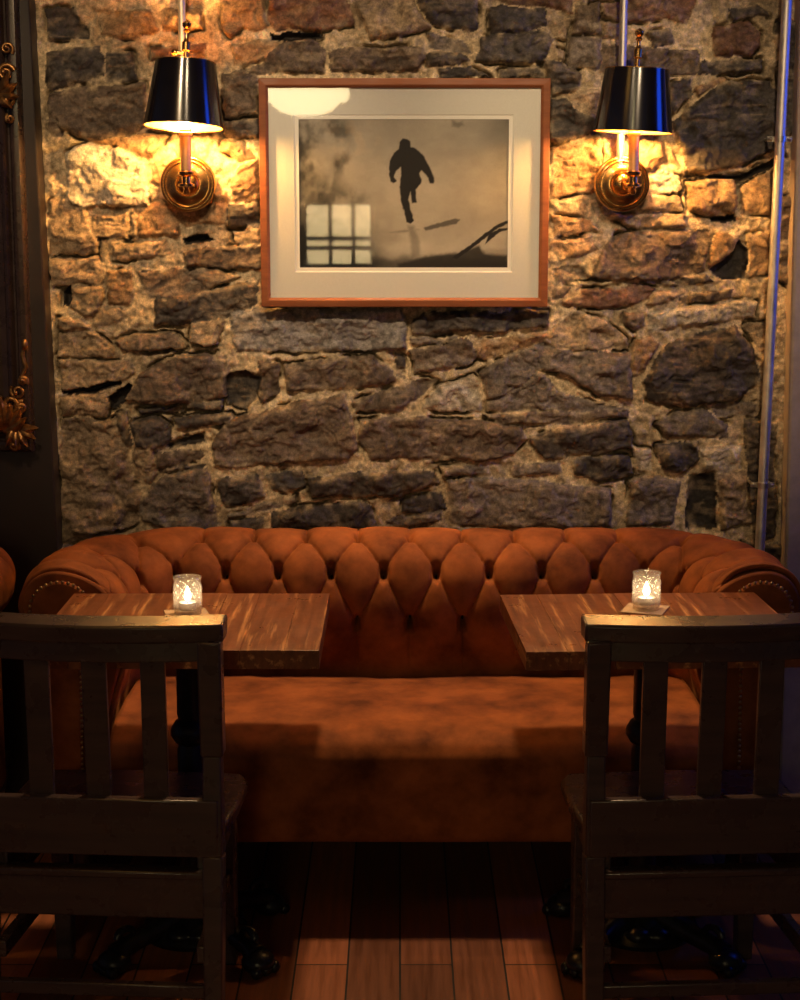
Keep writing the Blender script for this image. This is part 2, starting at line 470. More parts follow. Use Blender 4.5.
# ------------------------------------------------------------------ stone wall
# each stone: type letter + relief in cm, outline in wall units of 1/375 m
STONES = """
D2 43,8 75,6 88,37 60,40 46,38
D2 46,52 70,47 97,47 104,58 103,75 85,82 50,90 45,80
D1 106,53 130,51 136,80 105,82
B3 50,93 90,87 145,83 144,125 132,137 100,140 60,130 47,115
B1 48,117 60,115 62,135 48,140
O1 95,12 150,10 158,30 130,38 100,35
O1 162,8 200,8 200,28 163,30
R1 150,45 205,45 205,60 150,60
P4 65,151 80,143 88,141 120,150 143,162 147,190 148,206 67,207
O2 92,138 145,134 168,138 150,156 130,150 110,143
O1 152,162 165,157 172,165 160,185 150,180
O2 134,208 160,203 176,208 180,235 138,236
O2 172,205 225,190 226,224 185,226 180,222
T2 92,217 128,214 128,238 92,236
T1 130,215 136,215 136,236 130,236
T2 112,245 165,240 172,252 140,260 110,260
K0 182,238 200,235 212,239 205,243 185,243
B3 183,252 240,245 262,246 262,268 225,270 186,266
T1 47,200 65,195 85,205 90,225 98,240 96,253 48,255
T1 48,259 95,257 105,275 100,285 50,285
T1 69,288 102,287 105,300 95,315 82,318 69,305
K0 61,290 69,285 68,306 61,305
O2 105,272 130,268 134,290 128,304 108,305
T1 90,310 120,308 130,318 115,325 92,325
B2 136,272 190,266 240,278 212,287 185,300 150,297
D3 155,300 185,297 210,290 258,282 256,306 215,320 180,326 155,325
T3 190,322 218,317 225,318 218,343 205,346 190,342
B3 113,340 130,334 175,333 185,340 186,348 160,352 125,351
T1 58,319 78,318 92,329 58,330
T1 57,333 90,331 124,357 57,359
T1 58,362 125,360 135,372 115,383 95,388 60,389
K0 60,391 90,388 95,384 118,380 118,384 95,393 62,394
T1 59,396 105,395 110,405 106,416 60,417
K0 107,398 125,384 132,386 120,405 112,411
B4 121,400 140,375 165,360 205,352 228,360 226,398 200,405 145,404
K2 222,375 245,371 258,378 256,400 245,410 226,405
D1 137,410 180,407 182,411 140,414
D2 185,403 222,402 220,412 187,410
D2 173,418 230,415 233,420 225,425 176,431
D2 117,415 127,412 131,445 130,450 120,440
D3 130,422 150,417 168,425 171,440 155,450 135,447
K1 165,445 205,434 205,443 170,450
B1 152,454 200,451 205,455 185,465 155,470
D1 157,470 205,464 200,470 160,474
T2 133,445 150,446 156,475 147,487 133,480
G3 140,500 150,487 165,478 207,468 212,500 215,530 175,532 142,522
r1 60,420 115,420 128,450 132,482 142,495 138,525 60,545
R3 268,-6 340,-6 357,15 355,25 320,29 275,29 268,15
K0 270,33 320,31 322,35 300,39 272,38
O2 222,-6 262,-6 264,10 270,25 255,30 240,28 230,38 222,30
O2 232,45 255,40 284,40 270,55 255,62 233,65
B3 268,50 285,41 318,38 326,50 325,72 230,73 262,63
T3 350,-6 412,-6 420,14 430,27 400,36 372,37 362,20
D3 416,-6 478,-6 480,25 470,30 432,25 421,10
B3 329,51 345,47 420,47 426,53 418,68 390,71 331,71
B2 220,74 258,74 258,112 224,118 220,90
D2 222,121 258,118 258,137 225,137
O2 222,140 240,142 258,158 240,160 222,152
O3 230,185 240,165 258,160 258,200 232,200
D2 226,205 258,202 258,225 228,228
D3 490,8 500,5 545,9 548,25 530,30 492,34
D3 482,36 545,30 555,38 542,62 478,60
R2 480,-6 573,-6 571,13 545,6 500,2
T1 545,15 570,18 568,38 556,35 546,25
B3 575,5 600,3 600,33 573,34
G3 573,37 600,35 600,68 570,68 566,62
D3 545,60 560,62 582,74 578,92 552,92
T2 555,47 565,50 563,61 549,57
D2 426,53 460,51 470,60 440,66 426,65
G2 426,32 462,40 472,52 430,48
D2 500,68 540,65 545,77 500,77
D1 440,68 470,66 490,77 440,77
T2 570,96 590,88 606,90 606,116 585,118 572,108
D3 550,96 566,98 576,110 596,118 600,131 560,143 550,140
O2 552,148 585,136 602,134 606,180 590,192 552,196
R2 602,4 665,-4 698,-4 688,22 670,17 640,22 605,17
T1 600,21 620,21 622,38 600,36
D2 648,32 672,28 676,42 655,46
B2 602,43 650,47 700,49 702,68 697,76 600,72
R3 714,26 750,21 763,31 762,47 755,54 713,54
D2 700,62 732,58 765,58 764,70 722,73 700,75
D2 730,8 760,5 770,15 735,19
O2 696,91 720,77 728,79 701,95
D4 672,121 697,103 729,80 770,80 782,100 778,150 745,164 715,171 690,171 676,142
D2 670,85 693,79 694,95 672,114
O2 640,170 657,138 664,141 665,158 651,171
O2 667,141 682,168 672,163
P2 650,178 662,169 682,176 684,189 678,193 650,191
O3 689,182 735,177 738,200 735,215 712,218 691,211
K0 712,219 736,216 738,222 712,223
O2 743,187 772,170 772,214 743,217
K0 688,177 740,175 775,160 776,166 745,181 740,181
T2 650,196 682,196 684,211 640,211
T2 601,215 685,214 686,228 636,228
B3 592,277 612,235 640,231 714,231 708,254 706,271 650,281
O3 716,232 742,239 735,251 709,270 710,254
K1 713,270 742,243 748,250 745,280 725,280
O2 749,236 770,233 770,275 751,278
D2 680,275 705,275 715,281 690,285
B2 641,279 665,277 678,284 650,284
R3 562,302 590,289 640,285 655,288 648,299 620,307 567,306
T2 655,291 685,293 670,303 645,305
B2 682,297 715,291 732,290 732,299 685,304
P3 650,314 690,306 757,301 758,319 690,326 649,332
B3 625,313 645,313 646,325 632,330 625,322
T2 540,345 560,322 580,312 605,320 625,340 629,350 575,351
G3 478,374 500,361 545,341 575,353 632,353 632,401 600,396 570,377 545,371 505,396 487,398
G2 487,401 503,397 540,373 560,393 600,404 630,412 487,412
D4 645,382 668,345 690,333 735,330 755,350 762,380 740,402 690,408 660,407 648,400
B3 722,332 735,327 744,340 738,348
T1 746,326 768,323 768,370 756,352
O2 633,340 650,336 660,345 645,374 633,378
G3 655,426 680,413 705,410 730,425 728,437 680,437 668,436
G1 707,408 760,403 760,415 727,418
D2 745,421 760,419 776,426 776,540 755,540 748,480
D3 655,446 700,442 700,460 685,474 665,472
P2 703,450 742,446 740,470 725,474 703,472
r2 719,478 745,473 752,525 722,530
K2 690,476 715,473 718,528 688,528
G3 630,481 655,476 682,483 680,500 675,525 628,527
P1 633,446 651,451 652,470 640,472
D3 529,438 560,429 630,421 632,449 546,461 536,450
D2 571,461 600,456 630,459 632,475 600,481 576,475
G2 511,469 560,463 562,475 513,477
G2 441,467 489,466 490,475 443,477
G3 447,481 500,479 560,486 612,491 612,528 500,528 450,526
B3 360,421 420,419 480,421 522,429 527,440 515,455 480,461 370,459 358,440
B2 485,416 570,413 630,413 628,418 560,425 500,425
H3 230,313 268,309 400,311 406,330 405,350 235,352
B2 259,361 278,363 279,394 263,404 259,394
B3 283,366 330,359 375,356 392,370 397,382 365,389 286,392
D1 394,354 404,357 405,379 398,377
B3 409,351 466,340 480,351 472,364 416,374
D3 410,326 425,313 549,311 549,328 480,332 412,335
G1 410,338 455,337 458,340 412,347
P3 421,412 440,386 470,376 478,386 482,412
B2 355,401 380,393 425,379 438,381 420,399 395,412 355,412
B4 215,460 212,445 225,421 265,411 310,401 345,396 352,420 357,449 345,461 280,464 240,469 215,467
D2 216,481 257,475 265,500 222,507
D2 264,476 303,471 306,489 286,494 273,490
D3 309,479 345,473 400,472 435,473 440,484 400,497 311,498
G2 225,518 260,506 297,498 298,504 260,512 228,520
D2 229,523 264,517 263,531 229,531
D3 271,514 305,509 360,501 372,508 380,530 288,532 271,529
D2 402,501 440,493 445,509 402,514
G2 386,521 440,511 440,521 392,530
O2 473,346 495,339 560,333 560,340 520,352 486,360 476,355
O2 552,216 590,220 598,230 556,236
O2 552,242 590,237 600,250 560,260
B2 552,268 580,266 590,279 555,283
B1 552,288 572,289 562,297 552,298
D2 779,20 800,20 800,130 781,140
B2 778,200 800,192 800,290 779,282
T2 232,232 260,228 260,243 234,243
B2 262,85 400,85 400,150 262,150
B2 405,85 545,85 545,150 405,150
B2 262,155 380,155 380,220 262,220
B2 385,155 545,155 545,220 385,220
B2 262,225 450,225 450,300 262,300
B2 455,225 545,225 545,300 455,300
T1 205,360 218,352 226,357 215,362
T1 350,4 362,4 366,26 356,30
"""
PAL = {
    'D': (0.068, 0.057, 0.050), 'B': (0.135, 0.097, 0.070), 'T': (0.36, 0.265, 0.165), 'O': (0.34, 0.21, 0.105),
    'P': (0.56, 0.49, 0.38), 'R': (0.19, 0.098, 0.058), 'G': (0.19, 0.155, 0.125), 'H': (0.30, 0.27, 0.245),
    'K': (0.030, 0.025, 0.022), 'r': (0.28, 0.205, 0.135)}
MORTAR = np.array((0.58, 0.45, 0.28))

def stone_wall():
    stones = []
    for ln in STONES.strip().splitlines():
        k, *pts = ln.split()
        stones.append((k[0], float(k[1:]), [tuple(map(float, p.split(','))) for p in pts]))
    rr = random.Random(5)
    def course(x0, x1, y0, y1, ks):
        x = x0
        while x < x1:
            w = rr.uniform(45, 120)
            j = lambda: rr.uniform(-5, 5)
            stones.append((rr.choice(ks), rr.choice((2, 3)), [(x+3+j(), y0+3+j()), (x+w-3+j(), y0+3+j()), (x+w-3+j(), y1-3+j()), (x+3+j(), y1-3+j())]))
            x += w
    y = -10
    while y > -340:
        h = rr.uniform(32, 60); course(-60, 860, y-h, y, 'DBBOTRG'); y -= h
    y = 545
    while y < 780:
        h = rr.uniform(30, 50); course(20, 860, y, y+h, 'DBGGD'); y += h
    px1 = np.arange(8, 832, 1.35); py1 = np.arange(-300, 790, 1.35)
    PX, PY = np.meshgrid(px1, py1)
    # one wall unit = 1/375 m; the outlines were taken from the frontal wall plane
    d0 = (PX - 400)/FOC; d1 = cp + (500-PY)/FOC*sp; d2 = -sp + (500-PY)/FOC*cp
    t = -CAM_Y/d1
    X = d0*t; Z = CAM_Z + d2*t
    wx = PX + 3.0*fbm(PX/20, PY/20, 3) + 1.2*fbm(PX/5+50, PY/5, 2)
    wy = PY + 3.0*fbm(PX/20+90, PY/20+33, 3) + 1.2*fbm(PX/5+20, PY/5+70, 2)
    best = np.full(PX.shape, -60.0); idx = np.full(PX.shape, -1)
    for i, (k, h, poly) in enumerate(stones):
        xs = [p[0] for p in poly]; ys = [p[1] for p in poly]
        i0 = np.searchsorted(py1, min(ys)-14); i1 = np.searchsorted(py1, max(ys)+14)
        j0 = np.searchsorted(px1, min(xs)-14); j1 = np.searchsorted(px1, max(xs)+14)
        if i1 <= i0 or j1 <= j0: continue
        sl = (slice(i0, i1), slice(j0, j1))
        sd = poly_sd(wx[sl], wy[sl], poly)
        m = sd > best[sl]
        best[sl] = np.where(m, sd, best[sl]); idx[sl] = np.where(m, i, idx[sl])
    H = 0.004 + 0.009*fbm(PX/7, PY/7, 4) + 0.006*fbm(PX/30, PY/30, 3)
    # ragged open joints around some stones
    gap = sstep(0.0, 0.35, fbm(PX/26+11, PY/26+4, 3))
    H -= 0.034*gap*np.exp(-((best+1.2)/1.7)**2)
    C = MORTAR*(1.0 + 0.6*fbm(PX/40+7, PY/40, 3) + 0.35*fbm(PX/14, PY/14, 4) + 0.3*fbm(PX/3, PY/3, 2))[..., None]
    C = C*(1 - 0.55*gap*np.exp(-((best+1.2)/2.0)**2))[..., None]
    for i, (k, h, poly) in enumerate(stones):
        m = (idx == i) & (best > -0.8)
        if not m.any(): continue
        rs = np.random.RandomState(i*13+1)
        x, y, d = PX[m], PY[m], best[m]
        cx = sum(p[0] for p in poly)/len(poly); cy = sum(p[1] for p in poly)/len(poly)
        so = rs.uniform(0, 90, 4)
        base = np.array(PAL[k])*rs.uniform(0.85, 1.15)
        if k == 'K' and h == 0:
            H[m] = -0.03*sstep(-0.8, 2.5, d) + 0.003*fbm(x/4, y/4, 3)
            C[m] = base
            continue
        rough = {'r': 0.016, 'T': 0.006, 'P': 0.005, 'O': 0.006}.get(k, 0.005)
        prof = 1 - np.exp(-np.clip(d+0.8, 0, None)/rs.uniform(0.8, 2.2))
        tilt = (rs.uniform(-1, 1)*(x-cx)/60 + rs.uniform(-0.9, 0.5)*(y-cy)/40)*0.006
        wxx = x + 7*fbm(x/15+so[2], y/15, 3); wyy = y + 5*fbm(x/13, y/13+so[3], 3)
        lay = 0.6*ridged(wxx/60+so[0], wyy/18+so[1]+0.25*x/46, 5) + 0.3*fbm(wxx/9+so[1], wyy/6+so[2], 4, 0.6)
        hh = 0.002 + h*0.0052*prof + tilt*prof + prof*(rough*fbm(x/16+so[2], y/13+so[3], 4) + 0.0045*lay + 0.010*fbm(x/45+so[1], y/38+so[0], 2))
        # broken facets: quantise a slow noise into steps
        q = fbm(wxx/30+so[3], wyy/20+so[2], 3)*4.2
        hh += prof*0.0055*(np.floor(q) + sstep(0.0, 0.14, q-np.floor(q)))
        crk = np.exp(-(np.abs(vnoise(wxx/26+so[0]+7, wyy/17+so[1]))/0.035)**2)*sstep(0.0, 0.3, fbm(x/30+so[2], y/30+3, 2))
        hh -= 0.006*crk*prof
        if k == 'K': hh = hh*0.3 - 0.022*prof
        H[m] = hh
        var = 1 + 0.50*fbm(wxx/18+so[0], wyy/12+so[2], 5, 0.6) + 0.40*fbm(wxx/5+so[1], wyy/3+so[3], 3) - 0.4*crk
        c = base*np.clip(var, 0.35, 2)[:, None]
        # paler weathered streaks and lime smears creeping in from the joints
        st = sstep(0.22, 0.6, ridged(x/30+so[2], y/9+so[0], 3))*sstep(-0.1, 0.4, fbm(x/24+so[1], y/20+so[3], 2))
        c = c*(1-0.35*st[:, None]) + np.array((0.42, 0.32, 0.21))*0.35*st[:, None]
        sm = np.exp(-np.clip(d, 0, None)/2.5)*sstep(-0.1, 0.5, fbm(x/9+so[0], y/9+so[1], 3))
        c = c*(1-sm[:, None]) + MORTAR*0.9*sm[:, None]
        if k == 'G' and i % 3 == 0 or (k == 'B' and i % 4 == 0):
            bnd = sstep(0.35, 0.6, np.sin((y-cy)/9 + 1.5*fbm(x/30+so[0], y/30, 2)))*sstep(0, .4, fbm(x/30+so[3], y/8, 3))
            c = c*(1-0.5*bnd[:, None]) + np.array((0.5, 0.42, 0.32))*0.5*bnd[:, None]
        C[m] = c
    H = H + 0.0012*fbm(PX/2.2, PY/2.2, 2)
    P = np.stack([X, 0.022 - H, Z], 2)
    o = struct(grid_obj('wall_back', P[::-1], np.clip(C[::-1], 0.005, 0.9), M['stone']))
    return o
stone_wall()

# ------------------------------------------------------------------ room shell
b = MB().box((-4.2, -9, -0.05), (2.6, 0.25, 0.0)); struct(b.build('floor', M['floor'], smooth=0))
b = MB().box((-4.2, -9, 3.02), (2.6, 0.25, 3.1)); struct(b.build('ceiling', M['ceiling'], smooth=0))
# dark painted pier left of the stone: its edge follows the ragged end of the masonry
e0, e1 = on_y(29, 0, -0.06), on_y(57.5, 550, -0.06)
sl = (e0.x - e1.x)/(e0.z - e1.z)
ex = lambda z: e1.x + sl*(z - e1.z)
b = MB().prism([(-4.2, 0), (ex(0), 0), (ex(3.02), 3.02), (-4.2, 3.02)], -0.06, 0.2)
struct(b.build('wall_left', M['panel'], bevel=0.004, smooth=0))
p0, p1 = on_y(797, 130, -0.05), on_y(785.5, 545, -0.05)
sl2 = (p0.x - p1.x)/(p0.z - p1.z)
px_ = lambda z: p1.x + sl2*(z - p1.z)
b = MB().prism([(px_(0), 0), (px_(0)+0.10, 0), (px_(3.02)+0.10, 3.02), (px_(3.02), 3.02)], -0.05, 0.2)
struct(b.build('trim_1', M['post'], bevel=0.008, smooth=0))
b = MB()
b.box((1.10, -0.03, 0), (2.4, 0.2, 3.02))
for lo, hi in (((2.4,-3.2,0),(2.55,0.2,1.5)), ((2.4,-3.2,2.66),(2.55,0.2,3.02)), ((2.4,-0.35,1.5),(2.55,0.2,2.66)), ((2.4,-3.2,1.5),(2.55,-0.95,2.66))):
    b.box(lo, hi)
struct(b.build('wall_right', M['panel'], smooth=0))
# tall narrow window in the right wall, blue outside
w2 = MB().box((2.47, -0.95, 1.5), (2.48, -0.35, 2.66)).build('window_2', M['blue_pane'], smooth=0); struct(w2)
b = MB()
for lo, hi in (((2.44,-0.95,1.5),(2.5,-0.92,2.66)), ((2.44,-0.38,1.5),(2.5,-0.35,2.66)), ((2.44,-0.95,1.5),(2.5,-0.35,1.53)), ((2.44,-0.95,2.63),(2.5,-0.35,2.66))):
    b.box(lo, hi)
b.build('window_frame', M['post'], w2)
# wall behind the viewer with a lit window (seen mirrored in the picture glass)
WY = -8.2
wl, wr_, wb, wt = -0.72, -0.19, 1.22, 1.71
b = MB()
b.box((-2.6, WY-0.15, 0), (wl, WY, 3.02)); b.box((wr_, WY-0.15, 0), (1.6, WY, 3.02))
b.box((wl, WY-0.15, 0), (wr_, WY, wb)); b.box((wl, WY-0.15, wt), (wr_, WY, 3.02))
struct(b.build('wall_rear', M['rear'], smooth=0))
w1 = MB().box((wl, WY-0.09, wb), (wr_, WY-0.08, wt)).build('window_1', M['lit_pane'], smooth=0); struct(w1)
b = MB()
for x in (wl, wl+0.19, wl+0.36, wr_-0.03):
    b.box((x, WY-0.075, wb), (x+0.028, WY-0.03, wt))
for z in (wb, wb+0.13, wb+0.2, wt-0.03):
    b.box((wl, WY-0.07, z), (wr_, WY-0.035, z+0.03))
b.build('window_frame', M['dark'], w1)

# ------------------------------------------------------------------ pendants
def pendant(loc, label, glow='opal'):
    t = thing('pendant_lamp', label, 'lamp', loc)
    MB().lathe([(0.0005, 0), (0.10, 0.006), (0.18, 0.035), (0.225, 0.075), (0.24, 0.095), (0.285, 0.10), (0.305, 0.12), (0.308, 0.17), (0.29, 0.225), (0.20, 0.265), (0.09, 0.285), (0.07, 0.30)], 48).build('glass_bowl', M[glow], t)
    MB().lathe([(0.075, 0.296), (0.085, 0.30), (0.08, 0.33), (0.03, 0.345), (0.02, 0.36)], 32).build('fitter', M['brass'], t)
    MB().lathe([(0.008, 0.35), (0.008, 3.0-loc[2]), (0.055, 3.0-loc[2]), (0.06, 3.02-loc[2])], 20).build('rod', M['brass'], t)
    return t
pendant((-0.66, -7.6, 2.285), 'glowing opal glass pendant mirrored in the corner of the picture glass')
pendant((-0.87, -2.5, 2.62), 'opal glass pendant hanging from the ceiling nearest the stone wall', 'opal_dim')

# ------------------------------------------------------------------ picture
def picture():
    y = -0.055
    tl, tr, bl, br = on_y(257.5, 78, y), on_y(551, 79, y), on_y(262, 307, y), on_y(547.5, 307, y)
    x0, x1 = (tl.x+bl.x)/2, (tr.x+br.x)/2
    z0, z1 = bl.z, tl.z
    w, h = x1-x0, z1-z0
    t = thing('framed_picture', 'framed photograph of a running man hung between the two wall lamps', 'picture', ((x0+x1)/2, -0.03, z0))
    hw = w/2; fw = 0.024
    loc = lambda a, c: (a, c)
    b = MB()
    outer = [(-hw,0),(hw,0),(hw,h),(-hw,h)]; inner = [(-hw+fw,fw),(hw-fw,fw),(hw-fw,h-fw),(-hw+fw,h-fw)]
    inner2 = [(-hw+fw*.75,fw*.75),(hw-fw*.75,fw*.75),(hw-fw*.75,h-fw*.75),(-hw+fw*.75,h-fw*.75)]
    vs_ = [(x,0.012,z) for x,z in outer]+[(x,-0.022,z) for x,z in outer]+[(x,-0.024,z) for x,z in inner2]+[(x,-0.017,z) for x,z in inner]+[(x,0.012,z) for x,z in inner]
    fs = []
    for L in range(4):
        for i in range(4):
            j=(i+1)%4; fs.append((L*4+i, L*4+j, L*4+4+j, L*4+4+i))
    for i in range(4):
        j=(i+1)%4; fs.append((16+i,16+j,j,i))
    b.add(vs_, fs); b.build('frame', M['frame'], t, bevel=0.002, smooth=0)
    # mat with its window, then the print
    ml, mr = on_y(294, 190, y).x-(x0+x1)/2, on_y(513.5, 190, y).x-(x0+x1)/2
    mb_, mt = on_y(400, 272.5, y).z-z0, on_y(400, 114, y).z-z0
    o4 = inner; i4 = [(ml,mb_),(mr,mb_),(mr,mt),(ml,mt)]
    b = MB(); vs_ = [(x,-0.011,z) for x,z in o4]+[(x,-0.011,z) for x,z in i4]
    b.add(vs_, [(i,(i+1)%4,4+(i+1)%4,4+i) for i in range(4)]); b.build('mat_board', M['mat_board'], t, smooth=0)
    e = 0.0125
    q4 = [(ml+e,mb_+e),(mr-e,mb_+e),(mr-e,mt-e),(ml+e,mt-e)]
    r4 = [(ml+.003,mb_+.003),(mr-.003,mb_+.003),(mr-.003,mt-.003),(ml+.003,mt-.003)]
    b = MB(); vs_ = [(x,-0.011,z) for x,z in i4]+[(x,-0.0085,z) for x,z in r4]+[(x,-0.0085,z) for x,z in q4]+[(x,-0.0065,z) for x,z in q4]
    b.add(vs_, [(L*4+i,L*4+(i+1)%4,L*4+4+(i+1)%4,L*4+4+i) for L in range(3) for i in range(4)])
    b.build('inner_mat', M['mat_bevel'], t, smooth=0)
    MB().box((-hw+.01,0.006,.01),(hw-.01,0.010,h-.01)).build('backing', M['dark'], t, smooth=0)
    # the print: a hazy scene, man running away, wreckage low right
    n, m = 260, 190
    u = np.linspace(0,1,n); v = np.linspace(0,1,m); U, V = np.meshgrid(u, v)
    # print pixel coordinates as read off the photograph
    PX = 299 + U*210; PY = 266 - V*147
    g = 0.37 + 0.10*fbm(PX/60, PY/50, 3) + 0.05*fbm(PX/14, PY/9, 3)
    g += 0.10*np.exp(-((PX-420)/90)**2-((PY-175)/60)**2)
    g *= 1 - 0.25*sstep(200, 262, PY)*sstep(0.1,-0.3,fbm(PX/50+4,PY/16,3))
    g *= 1 - 0.75*sstep(345, 300, PX+22*fbm(PX/20,PY/20,3))*sstep(120,150,PY+8)*sstep(-0.35,0.3,fbm(PX/24+8,PY/28,4)+.25)
    g *= 1 - 0.55*sstep(470, 509, PX)*sstep(160, 120, PY)
    g *= 1 + 0.25*np.exp(-((PX-430)/45)**2-((PY-246)/10)**2)
    g *= 1 - 0.85*sstep(246, 264, PY+10*fbm(PX/26,PY/30,3))*sstep(300,330,PX)*sstep(420,350,PX)
    g *= 1 - 0.65*sstep(252, 262, PY+5*fbm(PX/14,PY/14,3))
    g *= 1 - 0.8*sstep(330,310,PX+10*fbm(PX/9,PY/9,2))*sstep(225,262,PY)
    lowl = sstep(214, 238, PY+8*fbm(PX/15,PY/12,3))*sstep(405, 345, PX+14*fbm(PX/18,PY/14,3))
    g *= 1 - 0.82*lowl
    smo = sstep(372, 318, PX+30*fbm(PX/26+2,PY/22,4))*sstep(-0.25,0.35,fbm(PX/17+8,PY/21+1,4)+0.10)
    g *= 1 - 0.72*smo
    tone = np.stack([g*0.98, g*0.87, g*0.68], 2)
    tone = tone + np.array((0.07,0.03,0.0))*(np.exp(-((PX-352)/26)**2-((PY-140)/22)**2)*sstep(-0.2,0.3,fbm(PX/10,PY/10,3)))[...,None]  # warm brown patch: a lit reflection in the glass, painted into the print
    dark = np.zeros_like(PX)
    def ink(poly, soft=0.8, amt=1.0):
        nonlocal dark
        dark = np.maximum(dark, amt*sstep(-soft, soft, poly_sd(PX+0.6*fbm(PX/3,PY/3,2), PY+0.6*fbm(PX/3+9,PY/3,2), poly)))
    ink([(400,141),(403,138),(408,138),(411,141),(411,146),(417,148),(424,155),(430,166),(435,177),(434,182),(430,182),(428,176),(422,169),(420,172),(422,178),(421,183),(416,188),(417,201),(412,202),(411,190),(409,198),(411,208),(413,214),(414,219),(411,222),(407,221),(405,212),(401,199),(400,185),(401,176),(401,166),(396,170),(394,176),(397,179),(394,182),(391,180),(389,172),(390,160),(394,152),(399,148)])
    ink([(424,226),(440,221),(456,217),(461,218),(457,222),(440,226),(426,229)], 1.0, 0.75)
    ink([(408,224),(414,224),(420,240),(421,254),(412,256),(411,240)], 2.5, 0.45)
    ink([(390,231),(405,228),(420,228),(405,231)], 1.5, 0.45)
    ink([(452,256),(470,244),(488,230),(500,222),(509,219),(509,222),(498,227),(482,240),(466,252),(458,258)], 0.6)
    ink([(490,232),(500,227),(509,226),(509,228),(500,231),(486,243)], 0.6)
    ink([(398,262),(430,254),(460,251),(470,247),(480,244),(486,252),(509,254),(509,267),(398,267)], 2.5, 0.92)
    ink([(452,119),(458,122),(462,121),(464,125),(458,127),(452,126)], 2.0, 0.5)
    tone = tone*(1-dark[...,None]) + np.array((0.012,0.009,0.008))*dark[...,None]
    Xp = (ml+e) + U*((mr-e)-(ml+e)); Zp = (mb_+e) + V*((mt-e)-(mb_+e))
    P = np.stack([Xp, np.full_like(Xp, -0.0065), Zp], 2)
    grid_obj('photo_print', P, np.clip(tone,0.006,0.9), M['print'], t)
    MB().box((-hw+fw,-0.0155,fw),(hw-fw,-0.0135,h-fw)).build('glass_pane', M['pane'], t, smooth=0)
picture()

